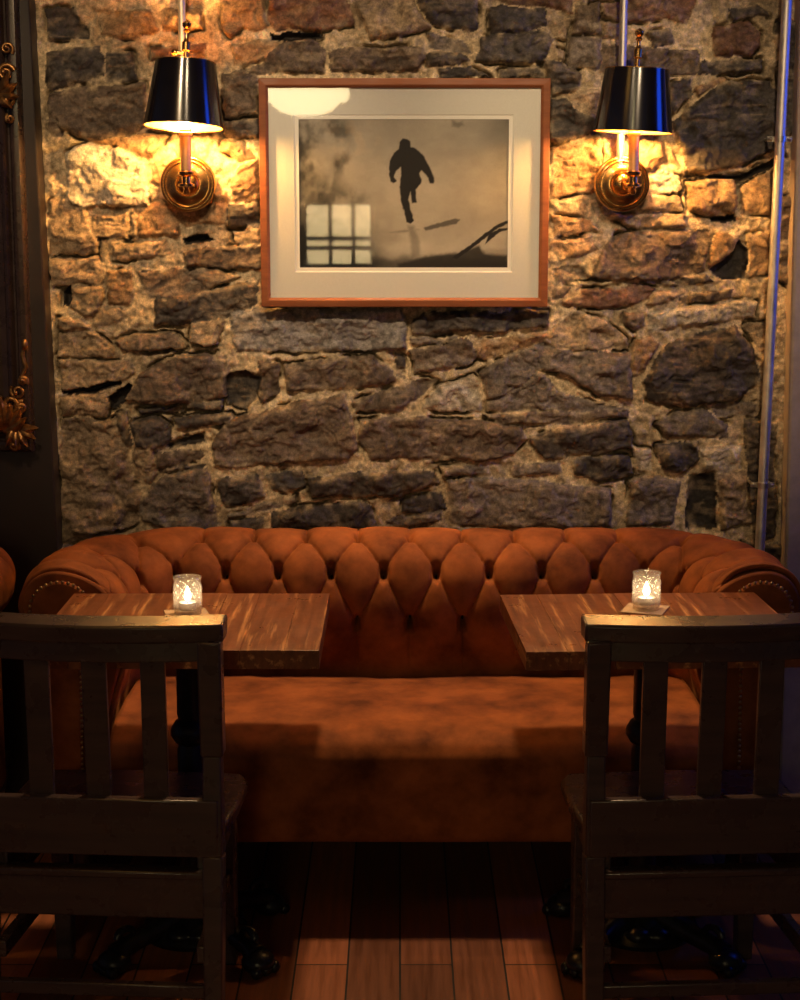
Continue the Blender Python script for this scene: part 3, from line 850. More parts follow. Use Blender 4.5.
# ------------------------------------------------------------------ sconces
def sconce(px, py, tilt, capped, label, shade_c, finial):
    """(px,py): centre of the back plate on the wall"""
    c = on_y(px, py, -0.03)
    t = thing('wall_sconce', label, 'lamp', c, 0, 'brass wall lamps with black shades')
    face = Matrix.Rotation(PI/2, 4, 'X')          # turn z to -y
    MB().lathe([(0.073,-0.02),(0.073,0.003),(0.071,0.008),(0.0675,0.009),(0.066,0.006),(0.064,0.006),(0.0625,0.013),(0.059,0.014),(0.0575,0.010),(0.054,0.010),(0.045,0.014),(0.036,0.017),(0.033,0.017),(0.0315,0.025),(0.027,0.029),(0.025,0.027),(0.020,0.031),(0.010,0.033),(0.0005,0.034)], 48, face).build('back_plate', M['brass'], t)
    ay = -0.112
    ax = shade_c[0]
    b = MB()
    path = [(0,-0.03,0),(0.3*ax,-0.05,-0.012),(0.7*ax,-0.088,-0.016),(ax,ay,-0.008),(ax,ay,0.012)]
    b.tube(path, [0.009,0.008,0.008,0.009,0.010], 14); b.build('arm', M['brass'], t)
    b = MB()
    mt = Matrix.Translation((ax, ay, 0))
    b.lathe([(0.0005,-0.03),(0.007,-0.027),(0.009,-0.02),(0.005,-0.014),(0.012,-0.010),(0.0205,-0.008),(0.021,-0.002),(0.012,0.001),(0.012,0.016),(0.018,0.019),(0.021,0.024),(0.021,0.029),(0.0145,0.032)], 28, mt); b.build('candle_cup', M['brass'], t)
    top = on_y(400, 131, -0.142).z - c.z
    b = MB(); b.lathe([(0.0142,0.030),(0.0138,top-0.014),(0.018,top-0.012),(0.018,top-0.004),(0.0145,top-0.002),(0.0145,top+0.004)], 24, mt); b.build('candle_tube', M['candle_tube'], t)
    # bulb
    b = MB(); b.lathe([(0.010,top+0.004),(0.016,top+0.014),(0.018,top+0.026),(0.015,top+0.040),(0.008,top+0.054),(0.0005,top+0.060)], 20, mt)
    b.build('bulb', M['bulb'], t)
    # shade: outer lacquer wall, gold lining, wire spider and finial
    zb, zt = shade_c[1]-c.z, shade_c[2]-c.z
    rb, rt = shade_c[3], shade_c[4]
    mid = (zb+zt)/2
    ms = Matrix.Translation((ax, ay, mid)) @ Euler(tilt).to_matrix().to_4x4() @ Matrix.Translation((0,0,-mid))
    b = MB(); b.lathe([(rb-0.0012,zb),(rb,zb),(rb+0.0004,zb+0.003),(rt+0.0004,zt-0.003),(rt,zt),(rt-0.0012,zt)], 64, ms, caps=False); sh = b.build('lamp_shade', M['shade'], t)
    b = MB(); b.lathe([(rb-0.0016,zb+0.0003),(rt-0.0016,zt-0.0003)], 64, ms, caps=False)
    b.build('gold_lining', M['gold'], sh)
    for z, r in ((zb, rb), (zt, rt)):
        b = MB()
        ring = [ms @ Vector(((r-0.0005)*math.cos(a), (r-0.0005)*math.sin(a), z)) for a in [2*PI*k/48 for k in range(49)]]
        b.tube(ring, 0.0016, 6, False)
        b.build('rim_wire', M['brass'], sh)
    b = MB()
    for k in range(3):
        a = 2*PI*k/3+0.4
        b.tube([ms @ Vector((0.006*math.cos(a),0.006*math.sin(a),zt-0.012)), ms @ Vector(((rt-0.002)*math.cos(a),(rt-0.002)*math.sin(a),zt-0.004))], 0.0014, 6)
    b.build('spider', M['brass'], sh)
    if capped:
        b = MB(); b.lathe([(rt-0.003,zt-0.008),(rt-0.003,zt-0.006),(0.0005,zt-0.006)], 48, ms); b.build('top_disc', M['gold'], sh)
    # stem and finial rising above the shade
    zf = finial-c.z
    mt = ms
    b = MB(); b.tube([ms @ Vector((ax*0,0,top+0.07)), ms @ Vector((0,0,zt+0.012))], 0.004, 10)
    b.lathe([(0.0075,zt-0.02),(0.0075,zt+0.026),(0.011,zt+0.03),(0.011,zt+0.05),(0.0065,zt+0.054),(0.005,zt+0.06),(0.005,zf-0.032),(0.009,zf-0.028),(0.006,zf-0.022),(0.0115,zf-0.015),(0.012,zf-0.008),(0.006,zf-0.003),(0.0005,zf)], 20, mt)
    if not capped:
        b.lathe([(0.0045,0),(0.0045,0.022),(0.008,0.024),(0.009,0.030),(0.006,0.036),(0.0005,0.038)], 16, mt @ Matrix.Translation((0,0,zt+0.024)) @ Matrix.Rotation(-PI/2,4,'Y'))
    b.build('finial', M['brass'], t)
    return t
yS = -0.142
zb = on_y(184, 127, yS).z; zt = on_y(184, 62, yS).z
cL = on_y(188, 184, -0.03)
sconce(188, 184, (math.radians(-5), math.radians(2.5), 0), False, 'brass wall lamp with black shade left of the picture, warm light spilling above it',
       (on_y(185.3, 127, yS).x - cL.x, zb, zt, 0.101, 0.0765), on_y(185, 19, yS).z)
cR = on_y(622, 184, -0.03)
zb = on_y(634, 132, yS).z; zt = on_y(634, 69.5, yS).z
sconce(622, 184, (0, math.radians(2.6), 0), True, 'brass wall lamp right of the picture, black shade with a vivid blue gleam',
       (on_y(634.2, 132, yS).x - cR.x, zb, zt, 0.100, 0.0815), on_y(641, 28, yS).z)

def conduit(px0, px1, y1px, label, rad=0.0105):
    a = on_y(px1, y1px, -0.032); b_ = on_y(px0, -60, -0.032)
    top = a + (b_-a)*((3.02-a.z)/(b_.z-a.z))
    o = MB().tube([top, a], rad, 16).build('conduit_pipe', M['steel'])
    return tag(o, label, 'pipe')
conduit(180.5, 184.5, 165, 'pale metal conduit running down the stone to the lamp left of the picture', 0.010)
conduit(625.5, 620, 165, 'pale metal conduit running down the stone behind the blue-gleaming lamp shade')

def tall_pipe():
    y = -0.06
    a, b_ = on_y(787, 0, y), on_y(760, 545, y)
    up = a + (a-b_)*((3.02-a.z)/(a.z-b_.z)); dn = b_ + (b_-a)*((b_.z-0.0)/(a.z-b_.z))
    t = thing('steel_pipe', 'tall bare steel pipe clipped to the wall beside the right arm of the sofa', 'pipe', dn)
    MB().tube([Vector((0,0,0)), up-dn], 0.0135, 20).build('tube', M['steel'], t)
    for py in (139, 485):
        px = 787 + (760-787)*py/545
        c = on_y(px, py, y) - dn
        b = MB()
        b.lathe([(0.0138,-0.007),(0.017,-0.007),(0.017,0.007),(0.0138,0.007)], 20, Matrix.Translation(c), caps=False)
        for s in (-1, 1):
            b.box((c.x+s*0.022-0.010, c.y+0.004, c.z-0.007),(c.x+s*0.022+0.010, c.y+0.010, c.z+0.007))
            b.ball((c.x+s*0.025, c.y+0.002, c.z), 0.006, 10)
            b.tube([(c.x+s*0.025, c.y+0.004, c.z),(c.x+s*0.025, c.y+0.07, c.z)], 0.004, 8)
        b.build('pipe_clip', M['zinc'], t, smooth=30)
tall_pipe()

# ------------------------------------------------------------------ mirror on the left pier
def spiral(c, r0, r1, turns, start, n=26, yb=0.0, lift=0.012):
    return [Vector((c[0] + (r0+(r1-r0)*i/n)*math.cos(start+turns*2*PI*i/n), yb - lift*i/n, c[1] + (r0+(r1-r0)*i/n)*math.sin(start+turns*2*PI*i/n))) for i in range(n+1)]
def leaf(b, base, ang, L, W, y, curl=0.02, n=8):
    """a carved acanthus lobe lying on the frame face"""
    ca, sa = math.cos(ang), math.sin(ang)
    rows = []
    for i in range(n+1):
        s = i/n
        w = W*math.sin(PI*min(1, 0.12+0.88*s))**0.7*(1-0.35*s)
        bend = 0.35*L*s*s
        cx = base[0] + ca*L*s - sa*bend; cz = base[1] + sa*L*s + ca*bend
        yy = y - 0.010*math.sin(PI*s) - curl*s*s
        rows.append([(cx + sa*w*k, yy - 0.008*(1-abs(k)), cz - ca*w*k) for k in (-1, -0.5, 0, 0.5, 1)])
    vs_ = [p for r in rows for p in r]
    bk = [(p[0], p[1]+0.006, p[2]) for p in vs_]
    nv = len(vs_); fs = []
    for i in range(n):
        for k in range(4):
            a = i*5+k; fs.append((a, a+1, a+6, a+5)); fs.append((nv+a+5, nv+a+6, nv+a+1, nv+a))
    ring = [i*5 for i in range(n+1)] + [n*5+k for k in range(1,5)] + [i*5+4 for i in range(n-1,-1,-1)] + [3,2,1]
    for i in range(len(ring)):
        a, c = ring[i], ring[(i+1) % len(ring)]
        fs.append((a, nv+a, nv+c, c))
    b.add(vs_+bk, fs)

def mirror():
    y = -0.10
    r_ = on_y(24, 220, y).x; bot = on_y(10, 452, y).z
    t = thing('ornate_mirror', 'tall dark framed mirror with carved gilt ornament on the dark pier', 'mirror', (r_, -0.06, bot))
    W, H, fw = 0.82, 1.55, 0.115
    outer = [(-W,0),(0,0),(0,H),(-W,H)]
    def inset(d): return [(-W+d,d),(-d,d),(-d,H-d),(-W+d,H-d)]
    prof = [(0,0.005),(0,-0.030),(0.006,-0.040),(0.016,-0.043),(0.026,-0.040),(0.031,-0.030),(0.036,-0.030),(0.040,-0.036),(0.048,-0.040),(0.056,-0.036),(0.060,-0.028),(0.075,-0.022),(0.092,-0.026),(0.104,-0.024),(fw,-0.012),(fw,0.0)]
    vs_, fs = [], []
    for d, yy in prof: vs_ += [(x,yy,z) for x,z in inset(d)]
    for L in range(len(prof)-1):
        for i in range(4):
            j=(i+1)%4; fs.append((L*4+i,L*4+j,L*4+4+j,L*4+4+i))
    MB().add(vs_, fs).build('frame', M['mirror_wood'], t, smooth=35)
    MB().box((-W+fw-.005,-0.008,fw-.005),(-fw+.005,-0.002,H-fw+.005)).build('mirror_glass', M['mirror'], t, smooth=0)
    # bottom corner spray
    def P(px, py): q = on_y(px, py, y-0.03); return (q.x - r_, q.z - bot)
    yb = -0.045
    b = MB()
    for (px,py,r0,r1,tn,st,rad) in ((19,408,0.016,0.004,1.5,1.2,0.0075),(21,382,0.012,0.003,1.4,-0.6,0.006),(16,392,0.02,0.006,1.2,2.5,0.006),(14,446,0.018,0.004,1.4,0.5,0.008),(8,405,0.03,0.006,1.4,2.4,0.008)):
        pth = spiral(P(px,py), r0, r1, tn, st, 26, yb)
        b.tube(pth, [rad*(1-0.45*i/26) for i in range(27)], 8)
        b.ball(tuple(pth[-1]), rad*1.1, 10)
    b.tube([Vector((P(23,344)[0],yb,P(23,344)[1])),Vector((P(20,356)[0],yb,P(20,356)[1])),Vector((P(24,368)[0],yb,P(24,368)[1])),Vector((P(19,378)[0],yb,P(19,378)[1]))],[0.003,0.006,0.006,0.005],8)
    b.ball((P(23,345)[0],yb-0.004,P(23,345)[1]), 0.009, 10, 1, 1, 1.6)
    for k in range(7):
        leaf(b, P(1, 432), math.radians(10+20*k), 0.075+0.012*(k%2), 0.019, yb)
    for k in range(5):
        leaf(b, P(16, 428), math.radians(-140+30*k), 0.055, 0.016, yb)
    b.build('corner_ornament', M['gilt'], t, smooth=60)
    # carved spray half way up the stile
    b = MB()
    for (px,py,r0,r1,tn,st,rad) in ((4,72,0.022,0.005,1.4,0.3,0.007),(6,98,0.026,0.005,1.5,1.0,0.007),(8,118,0.012,0.003,1.3,2.0,0.005),(5,48,0.016,0.004,1.4,-0.8,0.005)):
        pth = spiral(P(px,py), r0, r1, tn, st, 26, yb)
        b.tube(pth, [rad*(1-0.45*i/26) for i in range(27)], 8); b.ball(tuple(pth[-1]), rad*1.1, 10)
    for k in range(4): leaf(b, P(-2, 92), math.radians(-70+38*k), 0.05, 0.016, yb)
    b.build('stile_ornament', M['gilt'], t, smooth=60)
mirror()

# ------------------------------------------------------------------ sofa
SX = 0.026
def sofa():
    t = thing('chesterfield_sofa', 'long rust velvet button-tufted sofa against the stone wall behind both tables', 'sofa', (SX, 0, 0))
    yF, yB, xI, r = -0.645, -0.355, 0.645, 0.085
    # profile: outward offset, height (inner crease -> over the roll -> down the outside)
    ctrl = [(0.085,0.38),(0.082,0.44),(0.068,0.50),(0.050,0.56),(0.043,0.62),(0.048,0.67),(0.060,0.712),(0.086,0.752),(0.130,0.780),(0.175,0.793),(0.215,0.793),(0.252,0.775),(0.275,0.740),(0.278,0.700),(0.262,0.665),(0.238,0.648),(0.232,0.60),(0.232,0.40),(0.232,0.19)]
    pts = []
    for i in range(len(ctrl)-1):          # Catmull-Rom
        p0,p1,p2,p3 = ctrl[max(i-1,0)],ctrl[i],ctrl[i+1],ctrl[min(i+2,len(ctrl)-1)]
        for k in range(24):
            s=k/24
            f=lambda a,b_,c,d: 0.5*(2*b_+(c-a)*s+(2*a-5*b_+4*c-d)*s*s+(3*b_-a-3*c+d)*s**3)
            pts.append((f(p0[0],p1[0],p2[0],p3[0]),f(p0[1],p1[1],p2[1],p3[1])))
    pts.append(ctrl[-1]); pts=np.array(pts)
    seg=np.r_[0,np.cumsum(np.hypot(*np.diff(pts,axis=0).T))]
    vlen=seg[-1]; nv=330
    vv=np.linspace(0,vlen,nv)
    O=np.interp(vv,seg,pts[:,0]); Zp=np.interp(vv,seg,pts[:,1])
    dO=np.gradient(O); dZ=np.gradient(Zp); L=np.hypot(dO,dZ); nO,nZ=-dZ/L,dO/L
    # normals must point to the seat side / up / outside of the shell
    up=np.interp
    def v_at(z, first=True):
        k=np.argmax(Zp>=z); return vv[k]
    vr2, vr1, vr0 = v_at(0.583), v_at(0.716), v_at(0.786)
    # row coordinate w: row2=-1, row1=0, row0=+1
    W=np.interp(vv,[vr2-0.13,vr2,vr1,vr0,vr0+0.10],[-2,-1,0,1,2.0])
    # path in u
    Lb=xI-r; La=(yB-r)-yF; ra=r+0.10; arc=ra*PI/2
    umax=Lb+arc+La; nu=860
    uu=np.linspace(-umax,umax,nu)
    p=0.1365
    U,WW=np.meshgrid(uu,W); VV=np.repeat(vv[:,None],nu,1)
    s=U/p-0.5+WW/2; q=U/p-0.5-WW/2
    a1=np.abs(np.sin(PI*s)); a2=np.abs(np.sin(PI*q))
    puff=(np.clip(a1*a2,0,1))**0.24
    # pleats fade from diamonds to straight folds over the roll (above row0) and below row2
    fold0=np.abs(np.sin(PI*U/p))**0.25
    k0=sstep(1.0,1.25,WW); k2=sstep(-1.0,-1.35,WW)
    puff=puff*(1-k0)+fold0*k0
    fold2=np.abs(np.sin(PI*U/p))**0.25
    puff=puff*(1-k2)+fold2*k2
    amp=0.024*np.ones_like(U)
    amp*=1-0.55*sstep(1.0,2.0,WW)
    amp*=1-sstep(vr0+0.10,vr0+0.24,VV)
    amp*=sstep(0.06,0.16,VV)
    disp=amp*(puff-0.75)
    for row,(wv,off) in enumerate(((1,0.0),(0,0.5),(-1,0.0))):
        vc=(vr0,vr1,vr2)[row]
        du=(U/p-off); du=(du-np.round(du))*p
        dd=np.hypot(du*1.35,(VV-vc)*0.55)
        disp-=np.exp(-(du/0.0085)**2-((VV-vc)/0.017)**2)*(0.016,0.060,0.055)[row]
    # soft rumple of the arms' tops
    disp+=0.005*fbm(U*9+3,VV*9,3)*sstep(0.05,0.2,VV)*(1-sstep(vr0+0.3,vr0+0.4,VV))
    disp+=0.010*np.sin(U*2*PI/0.085+2*fbm(U*6,VV*5,2))*sstep(Lb+arc*0.55,Lb+arc,np.abs(U))*sstep(vr1,vr0,VV)*(1-sstep(vr0+0.10,vr0+0.22,VV))*0.55
    disp+=0.009
    off=O[:,None]+disp*nO[:,None]; zz=Zp[:,None]+disp*nZ[:,None]
    au=np.abs(U); sg=np.sign(U)
    th=np.clip((au-Lb)/arc,0,1)*PI/2
    arm=np.clip(au-Lb-arc,0,None)
    R=r+off
    X=np.where(au<=Lb,U,sg*(Lb+R*np.sin(th)))
    Y=np.where(au<=Lb,yB+off,(yB-r)+R*np.cos(th)-arm)
    Pm=np.stack([X,Y,zz],2)
    tuft=grid_obj('tufted_back_and_arms',Pm,None,M['velvet'],t)
    sm=tuft.modifiers.new('thick','SOLIDIFY'); sm.thickness=0.012; sm.offset=-1
    # buttons, coloured near-black to paint in the shade of the tuft holes
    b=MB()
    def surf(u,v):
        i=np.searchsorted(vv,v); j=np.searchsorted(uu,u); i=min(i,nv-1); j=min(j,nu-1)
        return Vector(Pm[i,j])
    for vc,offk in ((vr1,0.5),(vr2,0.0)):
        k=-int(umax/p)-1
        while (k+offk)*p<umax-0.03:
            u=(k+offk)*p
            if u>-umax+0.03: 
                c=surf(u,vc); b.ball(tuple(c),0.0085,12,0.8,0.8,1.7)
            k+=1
    bo=b.build('button',M['button'],t,label='sunken upholstery buttons, coloured near-black as the shade in their holes'); bo['kind']='stuff'
    # arm fronts: closed panel in the arm's own outline, with piping and nailheads
    i1=np.argmax(Zp>=0.44)
    for sd in (-1,1):
        out=[(sd*(xI+o),z) for o,z in zip(O[i1::4],Zp[i1::4])]
        out.append((sd*(xI+0.232),0.19)); out.append((sd*(xI+0.075),0.19))
        b=MB().prism(out,yF-0.012,yF+0.03); ap=b.build('arm_front',M['velvet'],t,smooth=40,bevel=0.006)
        # raised facing
        cx,cz=sd*(xI+0.185),0.705
        ins=[(cx+(x-cx)*0.80,(cz+(z-cz)*0.80 if z>0.5 else z)) for x,z in out if z>0.2]
        fac=[]
        for i in range(25):
            a=math.radians(-60+300*i/24); fac.append((cx-sd*0.072*math.cos(a)*-1*1.0,cz+0.068*math.sin(a)))
        fac=[(cx+0.072*math.cos(math.radians(a)),cz+0.068*math.sin(math.radians(a))) for a in range(-50,231,10)]
        fac+= [(cx-0.045,0.55),(cx-0.04,0.22),(cx+0.04,0.22),(cx+0.045,0.55)]
        MB().prism(fac,yF-0.024,yF-0.008).build('facing',M['velvet'],ap,bevel=0.006,smooth=40)
        pl=[Vector((x,yF-0.025,z)) for x,z in fac]; pl.append(pl[0])
        b=MB(); acc=0
        for a,c in zip(pl,pl[1:]):
            d=(c-a).length; st=0
            while acc+ (d-st)>=0.0135:
                st+=0.0135-acc; acc=0
                b.ball(tuple(a+(c-a)*(st/d)),0.0045,8,1,0.6,1)
            acc+=d-st
        b.build('nailhead_trim',M['nail'],ap,smooth=60)
    # seat: one long bench cushion with a rolled front
    n=150; prof=[]
    yf=-0.845
    pr=[(yB+0.07,0.30),(yB+0.07,0.435),(yB-0.02,0.447),(-0.45,0.452),(-0.60,0.454),(-0.72,0.450),(-0.785,0.440),(-0.822,0.420),(-0.842,0.392),(yf,0.355),(yf+0.002,0.28),(yf+0.006,0.215),(yf+0.012,0.185),(yf+0.04,0.178)]
    pr2=[]
    for i in range(len(pr)-1):
        for k in range(6):
            s_=k/6; pr2.append((pr[i][0]+(pr[i+1][0]-pr[i][0])*s_,pr[i][1]+(pr[i+1][1]-pr[i][1])*s_))
    pr2.append(pr[-1]); pr2=np.array(pr2)
    for _ in range(3): pr2[1:-1]=(pr2[:-2]+2*pr2[1:-1]+pr2[2:])/4
    xs=np.linspace(-xI-0.052,xI+0.052,n)
    XX,_y=np.meshgrid(xs,pr2[:,0]); ZZ=np.repeat(pr2[:,1][:,None],n,1); YY=np.repeat(pr2[:,0][:,None],n,1)
    ZZ=ZZ+0.006+0.006*fbm(XX*5,YY*6+ZZ*4,3)*sstep(0.3,0.42,ZZ)
    YY=YY+0.004*fbm(XX*4+7,ZZ*6,3)
    so=grid_obj('bench_seat',np.stack([XX,YY,ZZ],2)[:, ::-1],None,M['velvet'],t)
    m_=so.modifiers.new('thick','SOLIDIFY'); m_.thickness=0.01; m_.offset=-1
    MB().box((-xI-0.045,yF-0.012,0.185),(xI+0.045,-0.33,0.29)).build('seat_rail',M['velvet'],t,bevel=0.012)
    MB().box((-xI-0.2,-0.70,0.165),(xI+0.2,-0.16,0.195)).build('underside',M['dark'],t)
    for x in (-0.80,0.80):
        for y in (-0.62,-0.17):
            b=MB().lathe([(0.018,0.0),(0.022,0.01),(0.030,0.05),(0.024,0.075),(0.034,0.12),(0.036,0.185)],24,Matrix.Translation((x,y,0)))
            b.build('leg',M['chair'],t)
    return t
sofa_a=sofa()
dup(sofa_a,(SX-1.925,0,0),0,'neighbouring rust sofa, only its shaded arm showing below the carved mirror')

# ------------------------------------------------------------------ tables
def table():
    t=thing('pub_table','dark plank pub table left of the gap, worn pale streaks on its top','table',(0,0,0))
    w,d,th=0.600,0.525,0.040
    b=MB(); rr=random.Random(4)
    x=-w/2
    widths=[0.095,0.11,0.09,0.105,0.085,0.10,0.08]
    for wd in widths:
        wd=wd*w/sum(widths)
        k=rr.uniform(0.8,1.1)
        b.box((x+0.0002,-d/2,0.752-th),(x+wd-0.0002,d/2,0.752+rr.uniform(-0.0008,0.0008)),(k,k,k))
        x+=wd
    b.build('table_top',M['table'],t,bevel=0.0008,smooth=0,col=True)
    MB().box((-w/2+0.08,-d/2+0.08,0.690),(w/2-0.08,d/2-0.08,0.7125)).build('under_frame',M['chair'],t,bevel=0.003)
    b=MB().lathe([(0.033,0.10),(0.030,0.14),(0.030,0.46),(0.026,0.47),(0.034,0.475),(0.044,0.492),(0.044,0.505),(0.034,0.522),(0.026,0.527),(0.029,0.54),(0.029,0.66),(0.045,0.675),(0.06,0.69)],32)
    b.build('column',M['iron'],t)
    # cast base: bell with a leafy collar, four scrolled feet
    b=MB().lathe([(0.115,0.030),(0.118,0.040),(0.105,0.058),(0.075,0.080),(0.058,0.105),(0.052,0.128),(0.060,0.140),(0.056,0.155),(0.036,0.16),(0.033,0.168)],36)
    bp=b.build('cast_base',M['iron'],t)
    th=np.linspace(0,2*PI,97); ph=np.linspace(0,PI,15); T_,P_=np.meshgrid(th,ph)
    lob=0.72+0.28*np.abs(np.sin(6*T_))
    rr_=0.050+0.030*lob*np.sin(P_); zz_=0.118+0.030*lob*np.cos(P_)
    grid_obj('leafy_collar',np.stack([rr_*np.cos(T_),rr_*np.sin(T_),zz_],2)[:, ::-1],None,M['iron'],bp)
    rr_=0.080+0.034*lob*np.sin(P_); zz_=0.055+0.022*lob*np.cos(P_)
    grid_obj('leafy_skirt',np.stack([rr_*np.cos(T_),rr_*np.sin(T_),zz_],2)[:, ::-1],None,M['iron'],bp)
    for k in range(4):
        a=PI/4+PI/2*k; ca,sa=math.cos(a),math.sin(a)
        b=MB()
        pth=[Vector((ca*r_,sa*r_,z)) for r_,z in ((0.05,0.085),(0.10,0.070),(0.15,0.058),(0.19,0.052),(0.215,0.040))]
        b.tube(pth,[0.034,0.026,0.021,0.022,0.027],12)
        b.ball((ca*0.222,sa*0.222,0.027),0.034,14,1.1,1.1,0.78)
        for j in (-1,0,1):
            aa=a+0.10*j
            b.ball((0.247*math.cos(aa),0.247*math.sin(aa),0.016),0.014,10)
        sp_=[Vector((ca*(0.19+0.022*math.cos(q)),sa*(0.19+0.022*math.cos(q)),0.075+0.018*math.sin(q))) for q in [i*0.45 for i in range(13)]]
        b.tube(sp_,[0.010-0.0005*i for i in range(13)],8)
        b.build('foot',M['iron'],t,smooth=60)
    return t
TA=(-0.465,-0.957,0)
tab=table()
tab.location=TA
TB=(0.545,-0.957,0)
dup(tab,TB,math.radians(2.5),'dark plank pub table whose candle stands nearest the right sofa arm')

# ------------------------------------------------------------------ candles
def candle(px,py,label_g,label_t,label_c,rot):
    c=on_z(px,py,0.752)
    z0=0.7530
    co=MB().box((-0.047,-0.047,0),(0.047,0.047,0.002)).build('coaster',M['coaster'],None,(c.x-0.002,c.y,z0),0.0006,0,rot=(0,0,rot))
    tag(co,label_c,'coaster')
    z1=z0+0.0025
    g=thing('candle_holder',label_g,'candle holder',(c.x,c.y,z1))
    # cut-glass tumbler: diamond facets pressed into the wall
    n,mz=72,36; R,Hh=0.0315,0.082
    th=np.linspace(0,2*PI,n+1); zz=np.linspace(0,Hh,mz); T,Z=np.meshgrid(th,zz)
    a=np.abs(np.sin(6*T+Z/Hh*3.5*PI/1)); b2=np.abs(np.sin(6*T-Z/Hh*3.5*PI/1))
    rel=0.0045*np.minimum(a,b2)*sstep(0.004,0.012,Z)*(1-sstep(Hh-0.016,Hh-0.010,Z))
    Rr=R-0.0012+(rel-0.0018)*sstep(0.004,0.010,Z)*(1-sstep(Hh-0.014,Hh-0.009,Z))
    Pm=np.stack([Rr*np.cos(T),Rr*np.sin(T),Z],2)
    o=grid_obj('cut_wall',Pm,None,M['tumbler'],g,smooth=False)
    m_=o.modifiers.new('thick','SOLIDIFY'); m_.thickness=0.0022; m_.offset=-1
    MB().lathe([(0.029,0.0),(0.0300,0.002),(0.0285,0.010),(0.0005,0.010)],40).build('glass_base',M['tumbler'],g)
    ring=[Vector((0.0308*math.cos(q),0.0308*math.sin(q),Hh)) for q in [2*PI*k/40 for k in range(41)]]
    MB().tube(ring,0.0017,8,False).build('rim',M['tumbler'],g)
    tl=thing('tealight',label_t,'candle',(c.x,c.y,z1+0.0105))
    MB().lathe([(0.0005,0),(0.0188,0),(0.0192,0.016),(0.0186,0.016),(0.0184,0.012)],32).build('tin_cup',M['tin'],tl)
    MB().lathe([(0.0005,0.001),(0.0182,0.001),(0.0182,0.0135),(0.010,0.0130),(0.0005,0.0125)],32).build('wax',M['wax'],tl)
    wk=MB().tube([(0,0,0.012),(0.0006,0,0.020)],0.0008,6).build('wick',M['wick'],tl)
    MB().lathe([(0.0005,0.018),(0.0055,0.022),(0.0078,0.028),(0.0065,0.036),(0.0032,0.045),(0.0005,0.052)],20).build('flame',M['flame'],tl)
candle(188,615,'cut glass candle holder on the table nearest the mirror','lit tealight inside the cut glass on the table nearest the mirror','tan card coaster under the candle glass near the mirror',0.25)
candle(646,610,'cut glass candle holder on the table nearest the steel pipe','lit tealight inside the cut glass on the table nearest the steel pipe','tan card coaster under the candle glass near the steel pipe',-0.35)

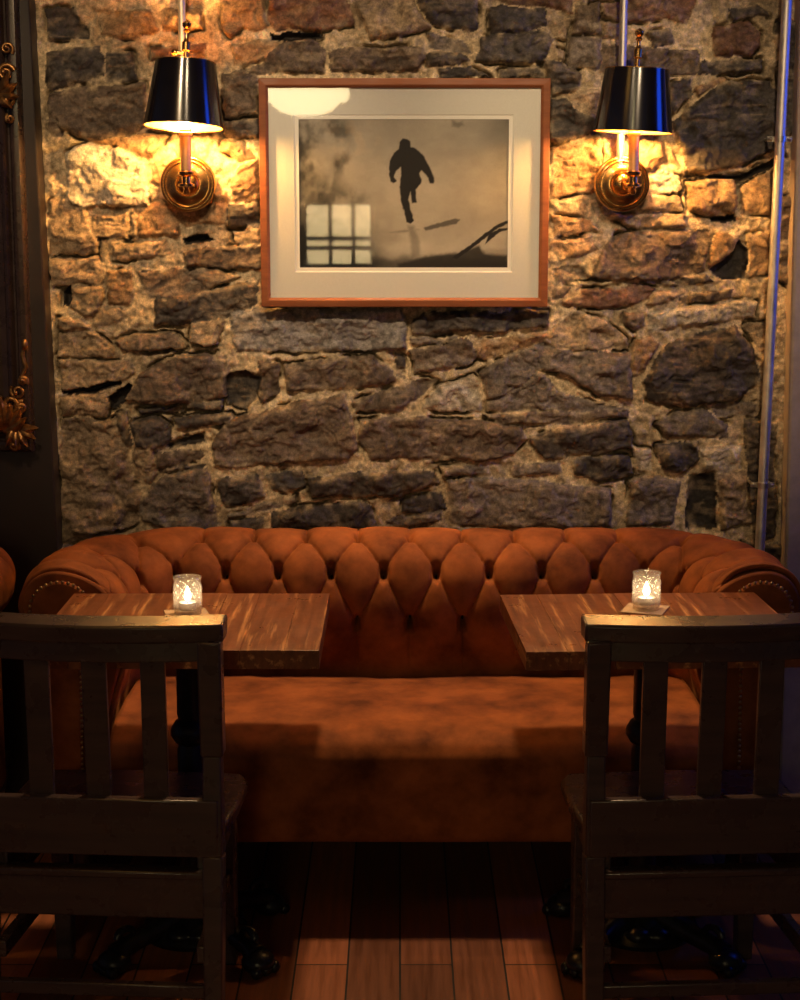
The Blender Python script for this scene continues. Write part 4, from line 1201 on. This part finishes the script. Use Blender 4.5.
# ------------------------------------------------------------------ chairs
def chair():
    t=thing('dining_chair','dark wooden slat-back chair at the table nearest the mirror','chair')
    # local: x across, y from back (0) towards the seat front (+)
    hw=0.225; m=M['chair']
    seat_z=0.432
    for s in (-1,1):
        b=MB()
        b.bar((s*hw,-0.045,0),(s*hw,-0.008,0.40),0.036,0.036,(0,1,0),0.040,0.044)
        b.bar((s*hw,-0.008,0.40),(s*hw,0.0,0.60),0.040,0.044,(0,1,0),0.036,0.034)
        b.bar((s*hw,0.002,0.60),(s*hw*1.0,-0.012,0.83),0.044,0.040,(0,1,0),0.046,0.036)
        b.build('rear_leg',m,t,bevel=0.004)
        b=MB(); b.bar((s*0.183,0.375,0),(s*0.183,0.365,seat_z-0.03),0.036,0.036,(0,1,0),0.044,0.044)
        b.build('leg',m,t,bevel=0.004)
    # crest rail, bowed away from the sitter; cross-section rounded
    def bowed(name,half,zc,hz,dy,y0,bow,mat,bev,flare=0.0,slope=0.0):
        n=24; vs_=[]; fs=[]
        for i in range(n+1):
            k=-1+2*i/n; x=k*half; yc=y0-bow*(1-k*k); z_=zc
            for j,(a,c) in enumerate(((-1,-1),(1,-1),(1,1),(-1,1))):
                vs_.append((x,yc+dy/2*a+ (flare*a if c>0 else 0),z_+hz/2*c+(slope*a if c>0 else 0)))
        for i in range(n):
            for j in range(4): fs.append((i*4+j,i*4+(j+1)%4,i*4+4+(j+1)%4,i*4+4+j))
        fs+= [(3,2,1,0),tuple(n*4+j for j in range(4))]
        return MB().add(vs_,fs).build(name,mat,t,bevel=bev,smooth=40)
    bowed('crest_rail',hw+0.026,0.846,0.040,0.052,0.012,0.030,M['chair_h'],0.005,0.004,0.0045)
    bowed('back_rail',hw-0.018,0.806,0.040,0.026,0.006,0.022,M['chair_h'],0.003)
    for x in (-0.113,0,0.113):
        y1=0.006-0.022*(1-(x/(hw-0.018))**2)
        b=MB(); b.bar((x,0.0,0.51),(x,y1,0.79),0.048,0.014,(0,1,0)); b.build('slat',m,t,bevel=0.002)
    b=MB().box((-hw-0.012,-0.030,0.400),(hw+0.012,-0.006,0.515)); b.build('lower_back_rail',M['chair_h'],t,bevel=0.003)
    # seat board, flared to the front with a rounded edge
    pl=[(-0.19,-0.004),(0.19,-0.004),(0.232,0.05),(0.240,0.20),(0.236,0.34),(0.215,0.385),(0,0.397),(-0.215,0.385),(-0.236,0.34),(-0.240,0.20),(-0.232,0.05)]
    n=len(pl); vs_=[(x,y,seat_z-0.03) for x,y in pl]+[(x,y,seat_z) for x,y in pl]
    fs=[tuple(range(n-1,-1,-1)),tuple(range(n,2*n))]+[(i,(i+1)%n,n+(i+1)%n,n+i) for i in range(n)]
    MB().add(vs_,fs).build('seat',M['chair_h'],t,bevel=0.008,smooth=40)
    MB().box((-hw+0.018,-0.022,0.270),(hw-0.018,0.006,0.362)).build('seat_rail',M['chair_h'],t,bevel=0.004)
    MB().box((-hw+0.018,-0.028,0.352),(hw-0.018,0.010,0.368)).build('rail_moulding',M['chair_h'],t,bevel=0.004)
    MB().box((-0.16,0.355,0.335),(0.16,0.378,0.402)).build('seat_rail',M['chair_h'],t,bevel=0.003)
    for s in (-1,1):
        b=MB(); b.bar((s*0.200,0.0,0.350),(s*0.186,0.35,0.350),0.022,0.085,(0,0,1)); b.build('side_rail',M['chair_h'],t,bevel=0.003)
        b=MB(); b.bar((s*0.200,-0.03,0.20),(s*0.184,0.36,0.20),0.020,0.034,(0,0,1)); b.build('stretcher',M['chair_h'],t,bevel=0.003)
    b=MB().box((-hw+0.015,-0.046,0.115),(hw-0.015,-0.026,0.142)); b.build('stretcher',M['chair_h'],t,bevel=0.003)
    return t
CHL=(-0.586,-1.415,0); CHR=(0.602,-1.415,0)
ch=chair(); ch.location=CHL; ch.rotation_euler=(0,0,math.radians(-4))
dup(ch,CHR,math.radians(3.5),'dark wooden slat-back chair at the table nearest the steel pipe')

# ------------------------------------------------------------------ light
wld=bpy.data.worlds.new('dusk'); scene.world=wld; wld.use_nodes=True
bg=wld.node_tree.nodes['Background']
bg.inputs[0].default_value=(0.44,0.44,0.72,1); bg.inputs[1].default_value=0.055

def spot(name,loc,target,power,angle,blend,size,col):
    l=bpy.data.lights.new(name,'SPOT'); l.energy=power; l.spot_size=math.radians(angle); l.spot_blend=blend
    l.shadow_soft_size=size; l.color=col
    o=bpy.data.objects.new(name,l); COL.objects.link(o); o.location=loc
    o.rotation_euler=(Vector(target)-Vector(loc)).to_track_quat('-Z','Y').to_euler()
    return o
WARM=(1.0,0.66,0.34)
spot('downlight',(0.0,-0.18,2.98),(0.0,-0.92,0.4),170,52,0.7,0.10,WARM)
for x in (-0.75, 0.0, 0.75):
    spot('wall_washer',(x,-2.1,2.98),(x*0.85,0.0,1.62),96,36,0.75,0.06,(1.0,0.72,0.43))

scene.cycles.use_denoising=True
scene.cycles.max_bounces=6
scene.cycles.transparent_max_bounces=16
